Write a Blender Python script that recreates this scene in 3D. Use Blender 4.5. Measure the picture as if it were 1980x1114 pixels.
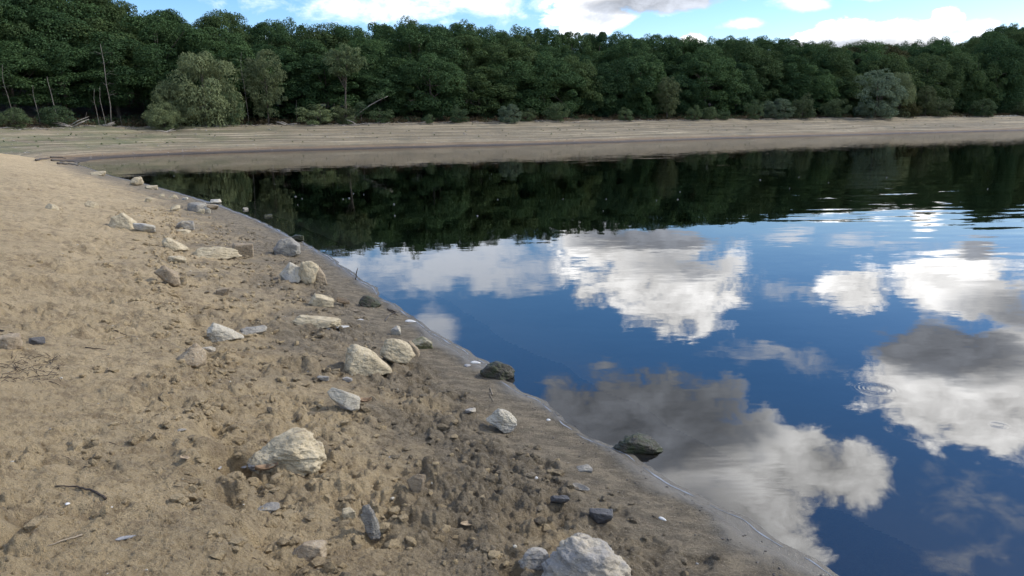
import bpy, math, random
import numpy as np
from mathutils import Matrix, Vector

for o in list(bpy.data.objects):
    bpy.data.objects.remove(o, do_unlink=True)
scn = bpy.context.scene
C = bpy.data.collections.new('lakeside'); scn.collection.children.link(C)
rad = math.radians

# ------------------------------------------------------------------ camera
FPX = 1430.0; PITCH = rad(12.3); ROLL = rad(0.9); CAMH = 2.2      # focal length for a 1980 px wide frame
_F = np.array([0, math.cos(PITCH), -math.sin(PITCH)]); _R0 = np.array([1., 0, 0]); _U0 = np.array([0, math.sin(PITCH), math.cos(PITCH)])
_U = math.cos(ROLL)*_U0 + math.sin(ROLL)*_R0
_R = math.cos(ROLL)*_R0 - math.sin(ROLL)*_U0
cam_d = bpy.data.cameras.new('camera'); cam = bpy.data.objects.new('camera', cam_d); scn.collection.objects.link(cam)
cam.matrix_world = Matrix(((_R[0], _U[0], -_F[0], 0), (_R[1], _U[1], -_F[1], 0), (_R[2], _U[2], -_F[2], CAMH), (0, 0, 0, 1)))
cam_d.sensor_width = 36; cam_d.lens = 36*FPX/1980; cam_d.clip_start = 0.05; cam_d.clip_end = 3000
scn.camera = cam

# ------------------------------------------------------------------ node helpers
class N:
    """wraps a float/vector socket so that node maths can be written as expressions"""
    def __init__(s, t, k): s.t = t; s.k = k
    def _m(s, op, b=None, c=None):
        n = s.t.nodes.new('ShaderNodeMath'); n.operation = op
        for i, v in enumerate((s, b, c)):
            if v is None: continue
            if isinstance(v, N): s.t.links.new(v.k, n.inputs[i])
            else: n.inputs[i].default_value = v
        return N(s.t, n.outputs[0])
    def __add__(s, b): return s._m('ADD', b)
    __radd__ = __add__
    def __mul__(s, b): return s._m('MULTIPLY', b)
    __rmul__ = __mul__
    def __sub__(s, b): return s._m('SUBTRACT', b)
    def __rsub__(s, b): return (s*-1.0)+b
    def __truediv__(s, b): return s._m('DIVIDE', b)
    def max(s, b): return s._m('MAXIMUM', b)
    def min(s, b): return s._m('MINIMUM', b)
    def f(s, op, b=None): return s._m(op, b)
    def step(s, a, b, interp='SMOOTHSTEP'):
        n = s.t.nodes.new('ShaderNodeMapRange'); n.interpolation_type = interp
        s.t.links.new(s.k, n.inputs['Value']); n.inputs['From Min'].default_value = a; n.inputs['From Max'].default_value = b
        return N(s.t, n.outputs['Result'])
def sock(t, k, dst):
    if isinstance(k, N): t.links.new(k.k, dst)
    elif hasattr(k, 'is_output'): t.links.new(k, dst)
    else:
        if hasattr(dst.default_value, '__len__') and len(dst.default_value) == 4 and len(k) == 3: k = tuple(k)+(1,)
        dst.default_value = k
def mixc(t, fac, a, b, mode='MIX'):
    n = t.nodes.new('ShaderNodeMix'); n.data_type = 'RGBA'; n.blend_type = mode
    sock(t, fac, n.inputs[0]); sock(t, a, n.inputs[6]); sock(t, b, n.inputs[7]); return n.outputs[2]
def noise(t, vec, scale, detail=4, rough=.55, dist=0., out='Fac'):
    n = t.nodes.new('ShaderNodeTexNoise'); n.inputs['Scale'].default_value = scale; n.inputs['Detail'].default_value = detail
    n.inputs['Roughness'].default_value = rough; n.inputs['Distortion'].default_value = dist
    if vec is not None: t.links.new(vec, n.inputs['Vector'])
    return N(t, n.outputs[out]) if out == 'Fac' else n.outputs['Color']
def voro(t, vec, scale, feature='F1', out='Distance'):
    n = t.nodes.new('ShaderNodeTexVoronoi'); n.feature = feature; n.inputs['Scale'].default_value = scale
    if vec is not None: t.links.new(vec, n.inputs['Vector'])
    return N(t, n.outputs[out])
def vmap(t, vec, scale=(1, 1, 1), rot=(0, 0, 0)):
    n = t.nodes.new('ShaderNodeMapping'); n.inputs['Scale'].default_value = scale; n.inputs['Rotation'].default_value = rot
    t.links.new(vec, n.inputs['Vector']); return n.outputs[0]
def vecop(t, op, a, b=None):
    n = t.nodes.new('ShaderNodeVectorMath'); n.operation = op; sock(t, a, n.inputs[0])
    if b is not None: sock(t, b, n.inputs[1])
    return n.outputs[0]
def comb(t, x, y, z):
    n = t.nodes.new('ShaderNodeCombineXYZ')
    for i, v in enumerate((x, y, z)): sock(t, v, n.inputs[i])
    return n.outputs[0]
def sep(t, v):
    n = t.nodes.new('ShaderNodeSeparateXYZ'); t.links.new(v, n.inputs[0]); return [N(t, o) for o in n.outputs]

# ------------------------------------------------------------------ sky, sun, exposure
SUN_EL, SUN_AZ = rad(38), rad(74)          # azimuth measured from +Y (view direction) towards +X (right)
world = bpy.data.worlds.new('World'); scn.world = world; world.use_nodes = True
wt = world.node_tree; wt.nodes.clear()
w_out = wt.nodes.new('ShaderNodeOutputWorld'); w_bg = wt.nodes.new('ShaderNodeBackground'); wt.links.new(w_bg.outputs[0], w_out.inputs[0])
sky = wt.nodes.new('ShaderNodeTexSky'); sky.sky_type = 'NISHITA'; sky.sun_disc = False
sky.sun_elevation = SUN_EL; sky.sun_rotation = SUN_AZ; sky.ozone_density = 2.5; sky.air_density = 1.0; sky.dust_density = 0.4
geo = wt.nodes.new('ShaderNodeTexCoord'); wdir = geo.outputs['Generated']
dx, dy, dz = sep(wt, wdir)
az = dx.f('ARCTAN2', dy)*(180/math.pi); el = dz.f('ARCSINE')*(180/math.pi)
azel = comb(wt, az, el, 0.0)
def puffs(lst):
    F = None
    for a, e, sa, se, w in lst:
        n = wt.nodes.new('ShaderNodeVectorMath'); n.operation = 'MULTIPLY_ADD'; wt.links.new(azel, n.inputs[0])
        n.inputs[1].default_value = (1/sa, 1/se, 0); n.inputs[2].default_value = (-a/sa, -e/se, 0)
        d = wt.nodes.new('ShaderNodeVectorMath'); d.operation = 'DOT_PRODUCT'; wt.links.new(n.outputs[0], d.inputs[0]); wt.links.new(n.outputs[0], d.inputs[1])
        v = N(wt, d.outputs['Value'])._m('MULTIPLY_ADD', -w, w)
        F = v if F is None else F.max(v)
    return F.max(-3.0)
# (azimuth, elevation, half width, half height, weight) in degrees: cumulus seen over the wood and mirrored in the lake
CUM = [(9.5, 9.4, 7.0, 1.7, 1.3), (6.1, 8.2, 3.7, 2.0, 1.0), (11.0, 11.6, 7.6, 2.9, 1.0), (5.9, 13.0, 2.0, 1.7, .8), (12.6, 14.0, 4.6, 2.4, .9), (15.5, 11.5, 4.0, 2.6, .8),
       (25.6, 11.6, 2.6, 2.0, .9), (32.0, 10.8, 4.8, 2.5, 1.0), (33.0, 17.2, 7.2, 4.4, 1.1), (38.0, 13.5, 6.0, 5.0, .8),
       (10.5, 23.6, 11.6, 5.5, 1.3), (18.0, 26.8, 7.2, 5.6, 1.2), (24.0, 24.3, 6.0, 3.0, 1.2), (20.5, 31.5, 5.0, 5.5, 1.0), (3.0, 27.0, 7.0, 6.0, .8),
       (25.4, 4.6, 6.6, 1.9, 1.1), (22.6, 5.3, 1.6, 1.2, .7), (29.4, 6.2, 1.0, 1.1, .7), (13.4, 5.6, 1.1, .8, .8), (16, 5.0, 1.5, .7, .7)]
THIN = [(-6.0, 10.6, 10.5, 2.3, 1.3), (1.5, 11.0, 6.0, 1.9, 1.2), (-1.0, 9.2, 6.0, 1.6, .8), (-9.0, 8.6, 10.0, 1.2, .8), (-6.2, 15.6, 1.6, 1.9, .8), (20.5, 7.9, 1.8, .6, .9),
        (17.0, 6.8, 1.9, .4, .8), (33.5, 26.0, 3.5, 3.0, .5), (-14, 6.2, 5, .5, .7), (28.8, 8.3, 4.5, .5, .6), (20, 12.2, 4, .7, .6), (21, 17, 5, .8, .35), (31, 5.4, 1.2, .7, .8)]
GREY = [(25.4, 4.4, 8.0, 1.5, .85), (6.1, 7.6, 4.5, 1.4, .4), (10.5, 8.5, 7.0, 1.0, 1.1), (12.8, 10.3, 4.6, 1.3, .45), (9.5, 8.7, 6.0, 1.0, .8), (31.0, 15.0, 6.4, 2.1, 1.0), (9.8, 21.6, 10.5, 5.0, 1.5), (3.0, 25.0, 7.0, 5.0, 1.0), (34, 8.2, 3.4, .9, .9), (36.5, 12.0, 4.5, 2.0, .6), (14, 30, 5, 4, .5)]
nv = vmap(wt, wdir, (1, 1, 1.7))
n1 = noise(wt, nv, 15.0, 6, .62, .3)-.5
n2 = n1
F = puffs(CUM) + n1*3.6
cum = F.step(-.08, .60)
thn = (puffs(THIN) + n1*5.0).step(-.2, 1.4)*.85
gry = (puffs(GREY) + n1*2.6).step(-.4, .8)
# the same broken cumulus goes on over the rest of the sky
zc = dz.max(0.0)+.12
proj = comb(wt, dx/zc, dy/zc, 0.0)
gn = noise(wt, proj, .85, 5, .56)
gd = gn.step(.50, .60); gg = noise(wt, vecop(wt, 'ADD', proj, (.12, -.1, 0)), .85, 2, .5).step(.50, .70)
front = az.f('ABSOLUTE').step(44, 58).max(el.step(33, 46)).max(el.step(-1, -6))
cum = cum.max(gd*front)
gry = gry*(1.0-front) + gg*front
thn = thn*(1.0-front)
sk = wt.nodes.new('ShaderNodeHueSaturation'); sk.inputs['Saturation'].default_value = 1.36; sk.inputs['Value'].default_value = .150
wt.links.new(sky.outputs[0], sk.inputs['Color'])
texture = (n1*2.6+1.0)
white = mixc(wt, gry, (2.0, 1.98, 1.96), (.42, .45, .51))
white = vecop(wt, 'MULTIPLY', white, comb(wt, texture, texture, texture))
skc = vecop(wt, 'MULTIPLY', sk.outputs[0], (1.0, .94, 1.02))
c1 = mixc(wt, thn, skc, (1.15, 1.2, 1.3))
c2 = mixc(wt, cum, c1, white)
wt.links.new(c2, w_bg.inputs['Color']); w_bg.inputs['Strength'].default_value = 1.0
world.cycles.sampling_method = 'MANUAL'; world.cycles.sample_map_resolution = 512

sun_d = bpy.data.lights.new('sun', 'SUN'); sun_d.energy = 2.4; sun_d.angle = rad(3.5); sun_d.color = (1, .95, .86)
sun = bpy.data.objects.new('sun', sun_d); scn.collection.objects.link(sun)
sdir = Vector((math.sin(SUN_AZ)*math.cos(SUN_EL), math.cos(SUN_AZ)*math.cos(SUN_EL), math.sin(SUN_EL)))
sun.rotation_euler = sdir.to_track_quat('Z', 'Y').to_euler()
scn.view_settings.view_transform = 'Standard'; scn.view_settings.look = 'None'; scn.view_settings.gamma = 1
scn.view_settings.exposure = 0.5; scn.view_settings.use_curve_mapping = False
scn.cycles.max_bounces = 6; scn.cycles.diffuse_bounces = 2; scn.cycles.volume_bounces = 0; scn.cycles.adaptive_threshold = .02; scn.cycles.transparent_max_bounces = 12; scn.cycles.use_denoising = True
scn.cycles.sample_clamp_indirect = 6

# ------------------------------------------------------------------ numeric helpers
def _hash(ix, iy, seed):
    h = (ix.astype(np.int64)*374761393 + iy.astype(np.int64)*668265263 + seed*1442695041) & 0xffffffff
    h = ((h ^ (h >> 13))*1274126177) & 0xffffffff
    return h ^ (h >> 16)
def perlin(x, y, seed=0):
    x0 = np.floor(x); y0 = np.floor(y); fx = x-x0; fy = y-y0
    u = fx*fx*fx*(fx*(fx*6-15)+10); v = fy*fy*fy*(fy*(fy*6-15)+10)
    def g(i, j):
        a = _hash(x0+i, y0+j, seed)*(2*math.pi/4294967296.0)
        return np.cos(a)*(fx-i)+np.sin(a)*(fy-j)
    a = g(0, 0); b = g(1, 0); c = g(0, 1); d = g(1, 1)
    return (a+(b-a)*u+(c-a)*v+(a-b-c+d)*u*v)*1.5
def fbm(x, y, s, octv, seed=0, gain=.5, mode=0):
    r = 0; a = 1.; x = x*s; y = y*s
    for o in range(octv):
        n = perlin(x+17.3*o, y-9.1*o, seed+o)
        if mode == 1: n = np.abs(n)*2-.5
        r = r+a*n; a *= gain; x, y = x*2.03+y*.1, y*2.03-x*.1
    return r
def sstep(a, b, x):
    t = np.clip((x-a)/(b-a), 0, 1); return t*t*(3-2*t)
def perlin3(p, seed=0):
    x, y, z = p[:, 0], p[:, 1], p[:, 2]
    return (perlin(x+z*.37, y+z*.61, seed)+perlin(y-x*.29+5, z+x*.43, seed+7)+perlin(z-y*.31+9, x+y*.53, seed+13))*.62
def ray(px, py):
    d = _F+(px-990)/FPX*_R+(557-py)/FPX*_U
    return d/np.linalg.norm(d)

# ------------------------------------------------------------------ the lake outline and the terrain
NEAR = np.array([(16, -30), (8, -10), (4.1, -1.2), (2.3, 2.0), (1.57, 3.27), (1.35, 3.63), (1.06, 4.16), (.80, 4.66), (.58, 5.02), (.28, 5.67), (.03, 6.11), (-.26, 6.7), (-.66, 7.41),
                 (-1.19, 8.63), (-1.99, 10.31), (-3.0, 12.47), (-4.11, 14.6), (-6.38, 18.67), (-8.72, 22.4), (-12.5, 27.9), (-16.9, 34.0), (-21.0, 39.4), (-27.0, 48.2), (-31.6, 54.8), (-34.5, 60.)])
FAR = np.array([(-34.5, 60.), (-37, 69), (-33, 78), (-23, 84.5), (-11.5, 88.8), (1, 93.8), (15, 101), (33, 113.5), (53, 124.5), (75, 135), (100, 147), (200, 200), (420, 300)])
POLY = np.vstack([NEAR, FAR[1:], [(430, -120), (60, -120)]])
def seg_dist(x, y, P):
    best = np.full(x.shape, 1e9)
    for (ax, ay), (bx, by) in zip(P[:-1], P[1:]):
        vx, vy = bx-ax, by-ay; L = vx*vx+vy*vy
        t = np.clip(((x-ax)*vx+(y-ay)*vy)/L, 0, 1)
        best = np.minimum(best, (x-ax-t*vx)**2+(y-ay-t*vy)**2)
    return np.sqrt(best)
def inside(x, y, P):
    r = np.zeros(x.shape, bool); n = len(P)
    for i in range(n):
        ax, ay = P[i]; bx, by = P[(i+1) % n]
        if ay == by: continue
        c = ((ay > y) != (by > y)) & (x < (bx-ax)*(y-ay)/(by-ay)+ax); r ^= c
    return r
PITS = []      # x, y, radius, depth, rim
SCARP = []     # polyline of the little broken ledge on the beach (filled in below)
def terrain(x, y, detail=True):
    x = np.asarray(x, float); y = np.asarray(y, float)
    dn = seg_dist(x, y, NEAR); df = seg_dist(x, y, FAR); do = seg_dist(x, y, POLY)
    ins = inside(x, y, POLY)
    wob = .085*fbm(x, y, 1.1, 4, 40)*sstep(0, 30, 40-np.hypot(x, y))
    dn = np.where(ins, -dn, dn)+wob; df_s = np.where(ins, -df, df)+.7*fbm(x, y, .12, 3, 41)*sstep(40, 70, np.hypot(x, y)); do = np.where(ins, -do, do)
    kn = ([-60, -20, -12, -8, -6, -4.5, -3, -2, -1, -.3, 0, .25, .6, 1.5, 2.75, 5, 8, 15, 40, 120], [-3.5, -3, -2.3, -1.65, -1.15, -.78, -.44, -.24, -.085, -.018, 0, .014, .06, .225, .50, .98, 1.45, 2.1, 3.2, 6])
    kf = ([-60, -20, -8, -3, -1, 0, 1, 3, 8, 16, 18, 22, 40, 80, 200, 900], [-3.5, -2.6, -1.2, -.4, -.12, 0, .10, .34, 1.1, 2.45, 2.85, 3.2, 5.4, 9, 16, 30])
    u_ = np.clip(-dn, 0, 60); zn = np.where(dn < 0, -3*(1-np.exp(-(.055*u_+.032*u_*u_)/3)), np.interp(dn, *kn)); zf = np.interp(df_s, *kf)
    t = sstep(-5, 5, dn-df)
    # inside the lake both shores bound the depth
    zi = np.maximum(zn, zf)
    z = np.where(ins, zi, zn*(1-t)+zf*t)
    zo = np.interp(do, *kn); z = np.where(seg_dist(x, y, np.vstack([NEAR, FAR[1:]])) > do.clip(0)+1e-6, np.maximum(z, zo), z)
    R = np.hypot(x, y)
    far = t
    # left hillside behind the far shore
    z = z+far*4.0*sstep(-30, -75, x)*sstep(18, 60, df_s)
    if not detail: return z
    land = sstep(.02, .6, np.where(far > .5, df_s, dn))
    close = sstep(60, 25, R)
    z = z+(.05*fbm(x, y, .35, 3, 3)+.10*fbm(x, y, .12, 2, 5))*land*sstep(.5, 4, np.where(far > .5, df_s, dn))
    z = z+.10*fbm(x, y, .25, 3, 6)*far*land
    z = z+.085*np.sin(df_s*2.1+fbm(x, y, .05, 2, 60)*3)*far*sstep(1, 3, df_s)*sstep(18, 15, df_s)      # strand-line terraces
    sel = np.nonzero((close*(1-far) > 0) & (dn > 0))
    if len(sel[0]):
        z[sel] += near_detail(x[sel], y[sel], dn[sel], R[sel])*(close*(1-far))[sel]
    return z
def near_detail(x, y, n3, R):
    patch = .35+.9*sstep(-.25, .35, fbm(x, y, .9, 3, 8))
    rough = sstep(.30, .8, n3)*(1-.10*sstep(2.4, 4.2, n3))*patch
    z = rough*(.032*fbm(x, y, 4.5, 4, 11, .55, 1)+.009*fbm(x, y, 17, 3, 15, .6, 1)+.012*np.round(2.5*fbm(x, y, 3.2, 3, 27))/2.5)
    z += sstep(.5, 1.1, n3)*(.0075*fbm(x, y, 38, 3, 19, .6, 1)+.009*fbm(x, y, 12, 3, 23)) + .0016*fbm(x, y, 60, 2, 31)*sstep(.1, .3, n3)
    if len(SCARP):
        k = np.nonzero(R < 22)
        xs, ys = x[k], y[k]; sd = seg_dist(xs, ys, SCARP); w = sstep(22, 12, R[k])
        zz = sstep(-.10, .10, (n3[k]-np.interp(ys, SCARP_Y, SCARP_D))+.05*fbm(xs, ys, 4, 3, 50))
        z[k] += w*(.055*(zz-.5)*sstep(.9, .1, sd)-.05*np.exp(-(sd/.07)**2)*sstep(-.1, .35, fbm(xs, ys, 2.6, 3, 52)))
    if len(PITS):
        order = np.argsort(y, kind='stable'); yo = y[order]
        for px_, py_, r_, dp_, rim_ in PITS:
            i0, i1 = np.searchsorted(yo, (py_-r_*2.2, py_+r_*2.2)); k = order[i0:i1]
            k = k[np.abs(x[k]-px_) < r_*2.2]
            if len(k) == 0: continue
            q = np.hypot(x[k]-px_, y[k]-py_)/r_*(1+.35*fbm(x[k], y[k], 1.3/r_, 2, 70))
            z[k] += -dp_*sstep(1.0, .45, q)+rim_*np.exp(-((q-1.15)/.25)**2)
    return z
def ground_hit(px, py, detail=False):
    d = ray(px, py); lo, hi = .8, 400.
    ts = np.geomspace(.8, 400, 400); P = np.array([0, 0, CAMH])+ts[:, None]*d
    h = P[:, 2]-terrain(P[:, 0], P[:, 1], detail)
    i = np.nonzero(h < 0)[0]
    if len(i) == 0: return None
    a, b = ts[i[0]-1], ts[i[0]]
    for _ in range(18):
        m = .5*(a+b); p = np.array([0, 0, CAMH])+m*d
        if p[2]-terrain(p[:1], p[1:2], detail)[0] < 0: b = m
        else: a = m
    return np.array([0, 0, CAMH])+b*d
# the broken ledge and the hollows, walked along the ground
_sc = [ground_hit(*q) for q in ((345, 455), (318, 500), (335, 560), (362, 610), (392, 660), (400, 705), (395, 760), (400, 820), (415, 890), (440, 950), (470, 1010), (520, 1080), (560, 1113))]
_sc = [p[:2] for p in _sc]
_sdn = [seg_dist(p[:1], p[1:2], NEAR)[0] for p in _sc]
SCARP_Y = [p[1] for p in _sc][::-1]; SCARP_D = _sdn[::-1]
prng = np.random.default_rng(5)
_pits = []
for qx, qy, wpx, dp in ((448, 900, 95, .15), (352, 795, 60, .045), (430, 965, 70, .05), (505, 930, 60, .03), (690, 820, 46, .04), (890, 855, 40, .05), (1050, 900, 55, .07), (955, 915, 38, .05), (800, 925, 90, .05),
                        (1200, 965, 60, .012), (1185, 990, 60, .03), (880, 1048, 75, .05), (760, 985, 60, .04), (365, 605, 40, .06), (690, 900, 70, .04), (850, 790, 60, .035), (620, 520, 30, .03),
                        (1260, 1060, 60, .03), (1350, 1090, 60, .03), (985, 1105, 50, .06), (420, 830, 40, .04), (150, 1010, 70, .02), (60, 700, 90, .025), (170, 495, 60, .03), (880, 770, 40, .035), (720, 760, 40, .03)):
    p = ground_hit(qx, qy); dist = np.linalg.norm(p-[0, 0, CAMH]); r = wpx/2/FPX*dist
    _pits.append((p[0], p[1], r*1.2, dp*.9, dp*.16))
for i in range(300):     # trodden ground: hoof and shoe prints
    yy = 1.6+prng.random()**1.3*15; dd = .55+prng.random()*2.7
    xx = np.interp(yy, NEAR[3:, 1], NEAR[3:, 0])-dd*1.12
    r = .03+.055*prng.random()
    _pits.append((xx, yy, r, .008+.024*prng.random()*min(1, r/.07), .006*prng.random()))
PITS = _pits; SCARP = np.array(_sc)

# polar sheet of ground around the viewer's feet, fine near and coarse far
rr = [.2]
while rr[-1] < 1.3: rr.append(rr[-1]+.03)
while rr[-1] < 190: rr.append(rr[-1]+min(max(rr[-1]**2/900., .0065), .0125*rr[-1], .62))
while rr[-1] < 900: rr.append(rr[-1]*1.06)
rr = np.array(rr)
an = list(np.arange(-41, 41.001, .135)); s = .2
while an[-1] < 180: an.append(an[-1]+s); s *= 1.12
an[-1] = 180; ext = [-a for a in an if a > 41.1 and a < 179.9]
an = np.radians(np.array(sorted(ext)+an))
A, RR = np.meshgrid(an, rr); gx = RR*np.sin(A); gy = RR*np.cos(A)
gz = terrain(gx.ravel(), gy.ravel()).reshape(gx.shape)
nr, na = gx.shape
_ins = inside(gx.ravel(), gy.ravel(), POLY).reshape(gx.shape)
g_dn = seg_dist(gx, gy, NEAR); g_df = seg_dist(gx, gy, FAR)
g_far = np.where(g_dn < g_df, -1., np.where(_ins, -1, 1)*g_df); g_near = np.where(_ins, -1, 1)*g_dn
def zfast(x, y, gz=gz):
    x = np.asarray(x, float); y = np.asarray(y, float)
    r_ = np.clip(np.hypot(x, y), rr[0], rr[-1]-1e-6); a_ = np.clip(np.arctan2(x, y), an[0], an[-1]-1e-9)
    i = np.clip(np.searchsorted(rr, r_, 'right')-1, 0, nr-2); j = np.clip(np.searchsorted(an, a_, 'right')-1, 0, na-2)
    u = (r_-rr[i])/(rr[i+1]-rr[i]); v = (a_-an[j])/(an[j+1]-an[j])
    return (gz[i, j]*(1-u)+gz[i+1, j]*u)*(1-v)+(gz[i, j+1]*(1-u)+gz[i+1, j+1]*u)*v
terrain_slow = terrain
def terrain(x, y, detail=True): return zfast(x, y)
gv = np.stack([gx.ravel(), gy.ravel(), gz.ravel()], 1)
idx = np.arange(nr*na).reshape(nr, na)
q = np.stack([idx[:-1, :], idx[:-1, :].take(range(1, na+1), axis=1, mode='wrap'), idx[1:, :].take(range(1, na+1), axis=1, mode='wrap'), idx[1:, :]], -1).reshape(-1, 4)[:, ::-1]
fx, fy, fz = gv[q].mean(1).T
f_dn = g_dn.ravel()[q].mean(1); f_df = g_df.ravel()[q].mean(1); f_in = _ins.ravel()[q].sum(1) > 2
kind = np.where(f_in & (fz < -.05), 1, np.where(f_df < f_dn, np.where((f_df > 19.5) & ~f_in, 3, 2), 0))

def mesh_np(name, v, faces, mat, attrs=None, smooth=True):
    me = bpy.data.meshes.new(name); v = np.ascontiguousarray(v, np.float32); faces = np.ascontiguousarray(faces, np.int32)
    k = faces.shape[1]
    me.vertices.add(len(v)); me.vertices.foreach_set('co', v.ravel())
    me.loops.add(faces.size); me.loops.foreach_set('vertex_index', faces.ravel())
    me.polygons.add(len(faces)); me.polygons.foreach_set('loop_start', np.arange(0, faces.size, k, dtype=np.int32))
    me.polygons.foreach_set('loop_total', np.full(len(faces), k, np.int32))
    me.polygons.foreach_set('use_smooth', np.full(len(faces), smooth, bool))
    if attrs:
        for an_, arr in attrs.items():
            a = me.attributes.new(an_, 'FLOAT', 'POINT'); a.data.foreach_set('value', np.ascontiguousarray(arr, np.float32))
    me.update(calc_edges=True); me.validate()
    if mat: me.materials.append(mat)
    return me
def obj(name, me, parent=None, label=None, cat=None, group=None, kind=None, loc=None):
    o = bpy.data.objects.new(name, me); C.objects.link(o)
    if parent: o.parent = parent
    if loc is not None: o.location = loc
    for k, v in (('label', label), ('category', cat), ('group', group), ('kind', kind)):
        if v: o[k] = v
    return o
def new_mat(name):
    m = bpy.data.materials.new(name); m.use_nodes = True; t = m.node_tree; t.nodes.clear()
    out = t.nodes.new('ShaderNodeOutputMaterial'); return m, t, out
def principled(t, out, color, rough=.85, normal=None, spec=.3):
    b = t.nodes.new('ShaderNodeBsdfPrincipled'); sock(t, color, b.inputs['Base Color']); sock(t, rough, b.inputs['Roughness'])
    b.inputs['Specular IOR Level'].default_value = spec
    if normal is not None: t.links.new(normal, b.inputs['Normal'])
    t.links.new(b.outputs[0], out.inputs['Surface']); return b
def bump(t, h, strength=.5, dist=.01):
    n = t.nodes.new('ShaderNodeBump'); n.inputs['Strength'].default_value = strength; n.inputs['Distance'].default_value = dist
    t.links.new(h.k, n.inputs['Height']); return n.outputs[0]
def attr(t, name):
    n = t.nodes.new('ShaderNodeAttribute'); n.attribute_name = name; return N(t, n.outputs['Fac'])
def gpos(t):
    n = t.nodes.new('ShaderNodeNewGeometry'); return n.outputs['Position']
def opos(t):
    n = t.nodes.new('ShaderNodeTexCoord'); return n.outputs['Object']
def orand(t):
    n = t.nodes.new('ShaderNodeObjectInfo'); return N(t, n.outputs['Random'])

# ---- sand and mud of the near beach
def sand_material():
    m, t, out = new_mat('sand_and_mud'); P = gpos(t)
    wet = attr(t, 'wet'); damp = attr(t, 'damp')
    edge = attr(t, 'edge')
    big = noise(t, P, 1.1, 5, .6); mid = noise(t, vmap(t, P, (1, 1.5, 1), (0, 0, .4)), 7, 6, .7); fine = noise(t, P, 40, 6, .78); spk = noise(t, P, 130, 3, .7)
    c = mixc(t, big.step(.35, .65), (.600, .458, .264), (.510, .385, .218))
    c = mixc(t, mid.step(.48, .68)*.6, c, (.245, .178, .098))
    c = mixc(t, noise(t, vmap(t, P, (1, 1.6, 1), (0, 0, .5)), 3.2, 7, .8).step(.50, .62)*.6, c, (.27, .196, .112))
    c = mixc(t, damp, c, mixc(t, mid.step(.35, .62), (.315, .255, .168), (.162, .131, .087)))
    c = mixc(t, wet, c, mixc(t, fine.step(.4, .6)*.5, (.170, .148, .112), (.13, .112, .082)))
    dry = 1.0-wet
    c = mixc(t, fine.step(.56, .68)*dry*.75, c, (.085, .063, .041))
    c = mixc(t, spk.step(.60, .72)*dry*.65, c, (.05, .038, .026))
    c = mixc(t, noise(t, P, 85, 3, .6).step(.60, .70)*dry*.6, c, (.50, .415, .30))
    r = wet*-.22-edge*.55+.92
    h = fine*1.3*dry+spk*.4*dry+mid*1.1*dry+noise(t, P, 200, 2, .6)*.10
    principled(t, out, c, r, bump(t, h, 1.0, .04), .35); return m
M_sand = sand_material()
def bed_material():
    m, t, out = new_mat('lake_mud'); P = gpos(t)
    c = mixc(t, noise(t, P, 2.5, 5, .6), (.22, .18, .125), (.29, .235, .165)); principled(t, out, c, .6); return m
M_bed = bed_material()
def shore_material():
    m, t, out = new_mat('strand_terraces'); P = gpos(t); x, y, z = sep(t, P)
    wob = noise(t, P, .06, 3, .5)*.35
    zz = z+wob-.17
    band = noise(t, comb(t, x*.03, y*.03, zz*7.0), 1.0, 5, .7)
    band2 = noise(t, comb(t, x*.06+7.0, y*.06, zz*18.0), 1.0, 3, .6)
    pat = noise(t, vmap(t, P, (.25, .25, 1.5)), 1.0, 5, .65)
    c = mixc(t, band.step(.38, .62), (.245, .198, .125), (.130, .110, .075))
    c = mixc(t, band2.step(.54, .61)*.9, c, (.40, .335, .225))
    c = mixc(t, pat.step(.52, .72)*.55, c, (.115, .115, .085))
    c = mixc(t, (band2.step(.30, .24))*.5, c, (.13, .105, .08))
    grn = attr(t, 'green')*pat.step(.36, .6)
    c = mixc(t, grn*.5, c, (.085, .11, .04))
    rust = (z+pat*.25-.12).step(.50, .22)*.8
    c = mixc(t, rust, c, (.185, .125, .072))
    mud = (z+pat*.16-.08).step(.20, .07)
    c = mixc(t, mud*.85, c, (.066, .056, .045))
    grit = noise(t, P, 3.0, 6, .75)
    c = mixc(t, grit.step(.52, .66)*.55*(1.0-mud), c, (.10, .085, .06)); c = mixc(t, noise(t, P, 5.0, 4, .7).step(.60, .68)*.6*(1.0-mud), c, (.38, .33, .24))
    principled(t, out, c, mud*-.3+.9, bump(t, pat*.5+band2*.5+grit*.4, .7, .2)); return m
M_shore = shore_material()
def floor_material():
    m, t, out = new_mat('forest_floor_litter'); P = gpos(t)
    c = mixc(t, noise(t, P, .9, 6, .7).step(.35, .65), (.045, .032, .02), (.09, .06, .036))
    c = mixc(t, noise(t, P, .35, 4, .6).step(.5, .65)*.7, c, (.03, .045, .018)); principled(t, out, c, .95, bump(t, noise(t, P, 4, 5, .7), .8, .2)); return m
M_floor = floor_material()

v_dn = g_near.ravel()
nz1 = fbm(gv[:, 0], gv[:, 1], 1.6, 4, 80); nz2 = fbm(gv[:, 0], gv[:, 1], .5, 3, 84)
wet_a = np.clip(sstep(.26, .05, v_dn+.14*nz1), 0, 1)
damp_a = np.clip(sstep(3.0, .6, v_dn+.9*nz1+.45*nz2), 0, 1)
edge_a = sstep(.15, .02, v_dn+.03*nz1)
green_a = sstep(-22, -45, gv[:, 0]+6*nz2)*sstep(.4, .9, gv[:, 2])
parts = [('beach', 0, M_sand, {'wet': wet_a, 'damp': damp_a, 'edge': edge_a}, 'dry tan sand and trodden mud beach sloping down to the lake'),
         ('lake_bed', 1, M_bed, None, 'brown muddy lake bed under the shallow water'),
         ('far_shore', 2, M_shore, {'green': green_a}, 'pale banded strand of the drained far shore'),
         ('forest_floor', 3, M_floor, None, 'dark leaf litter slope under the forest')]
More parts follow.
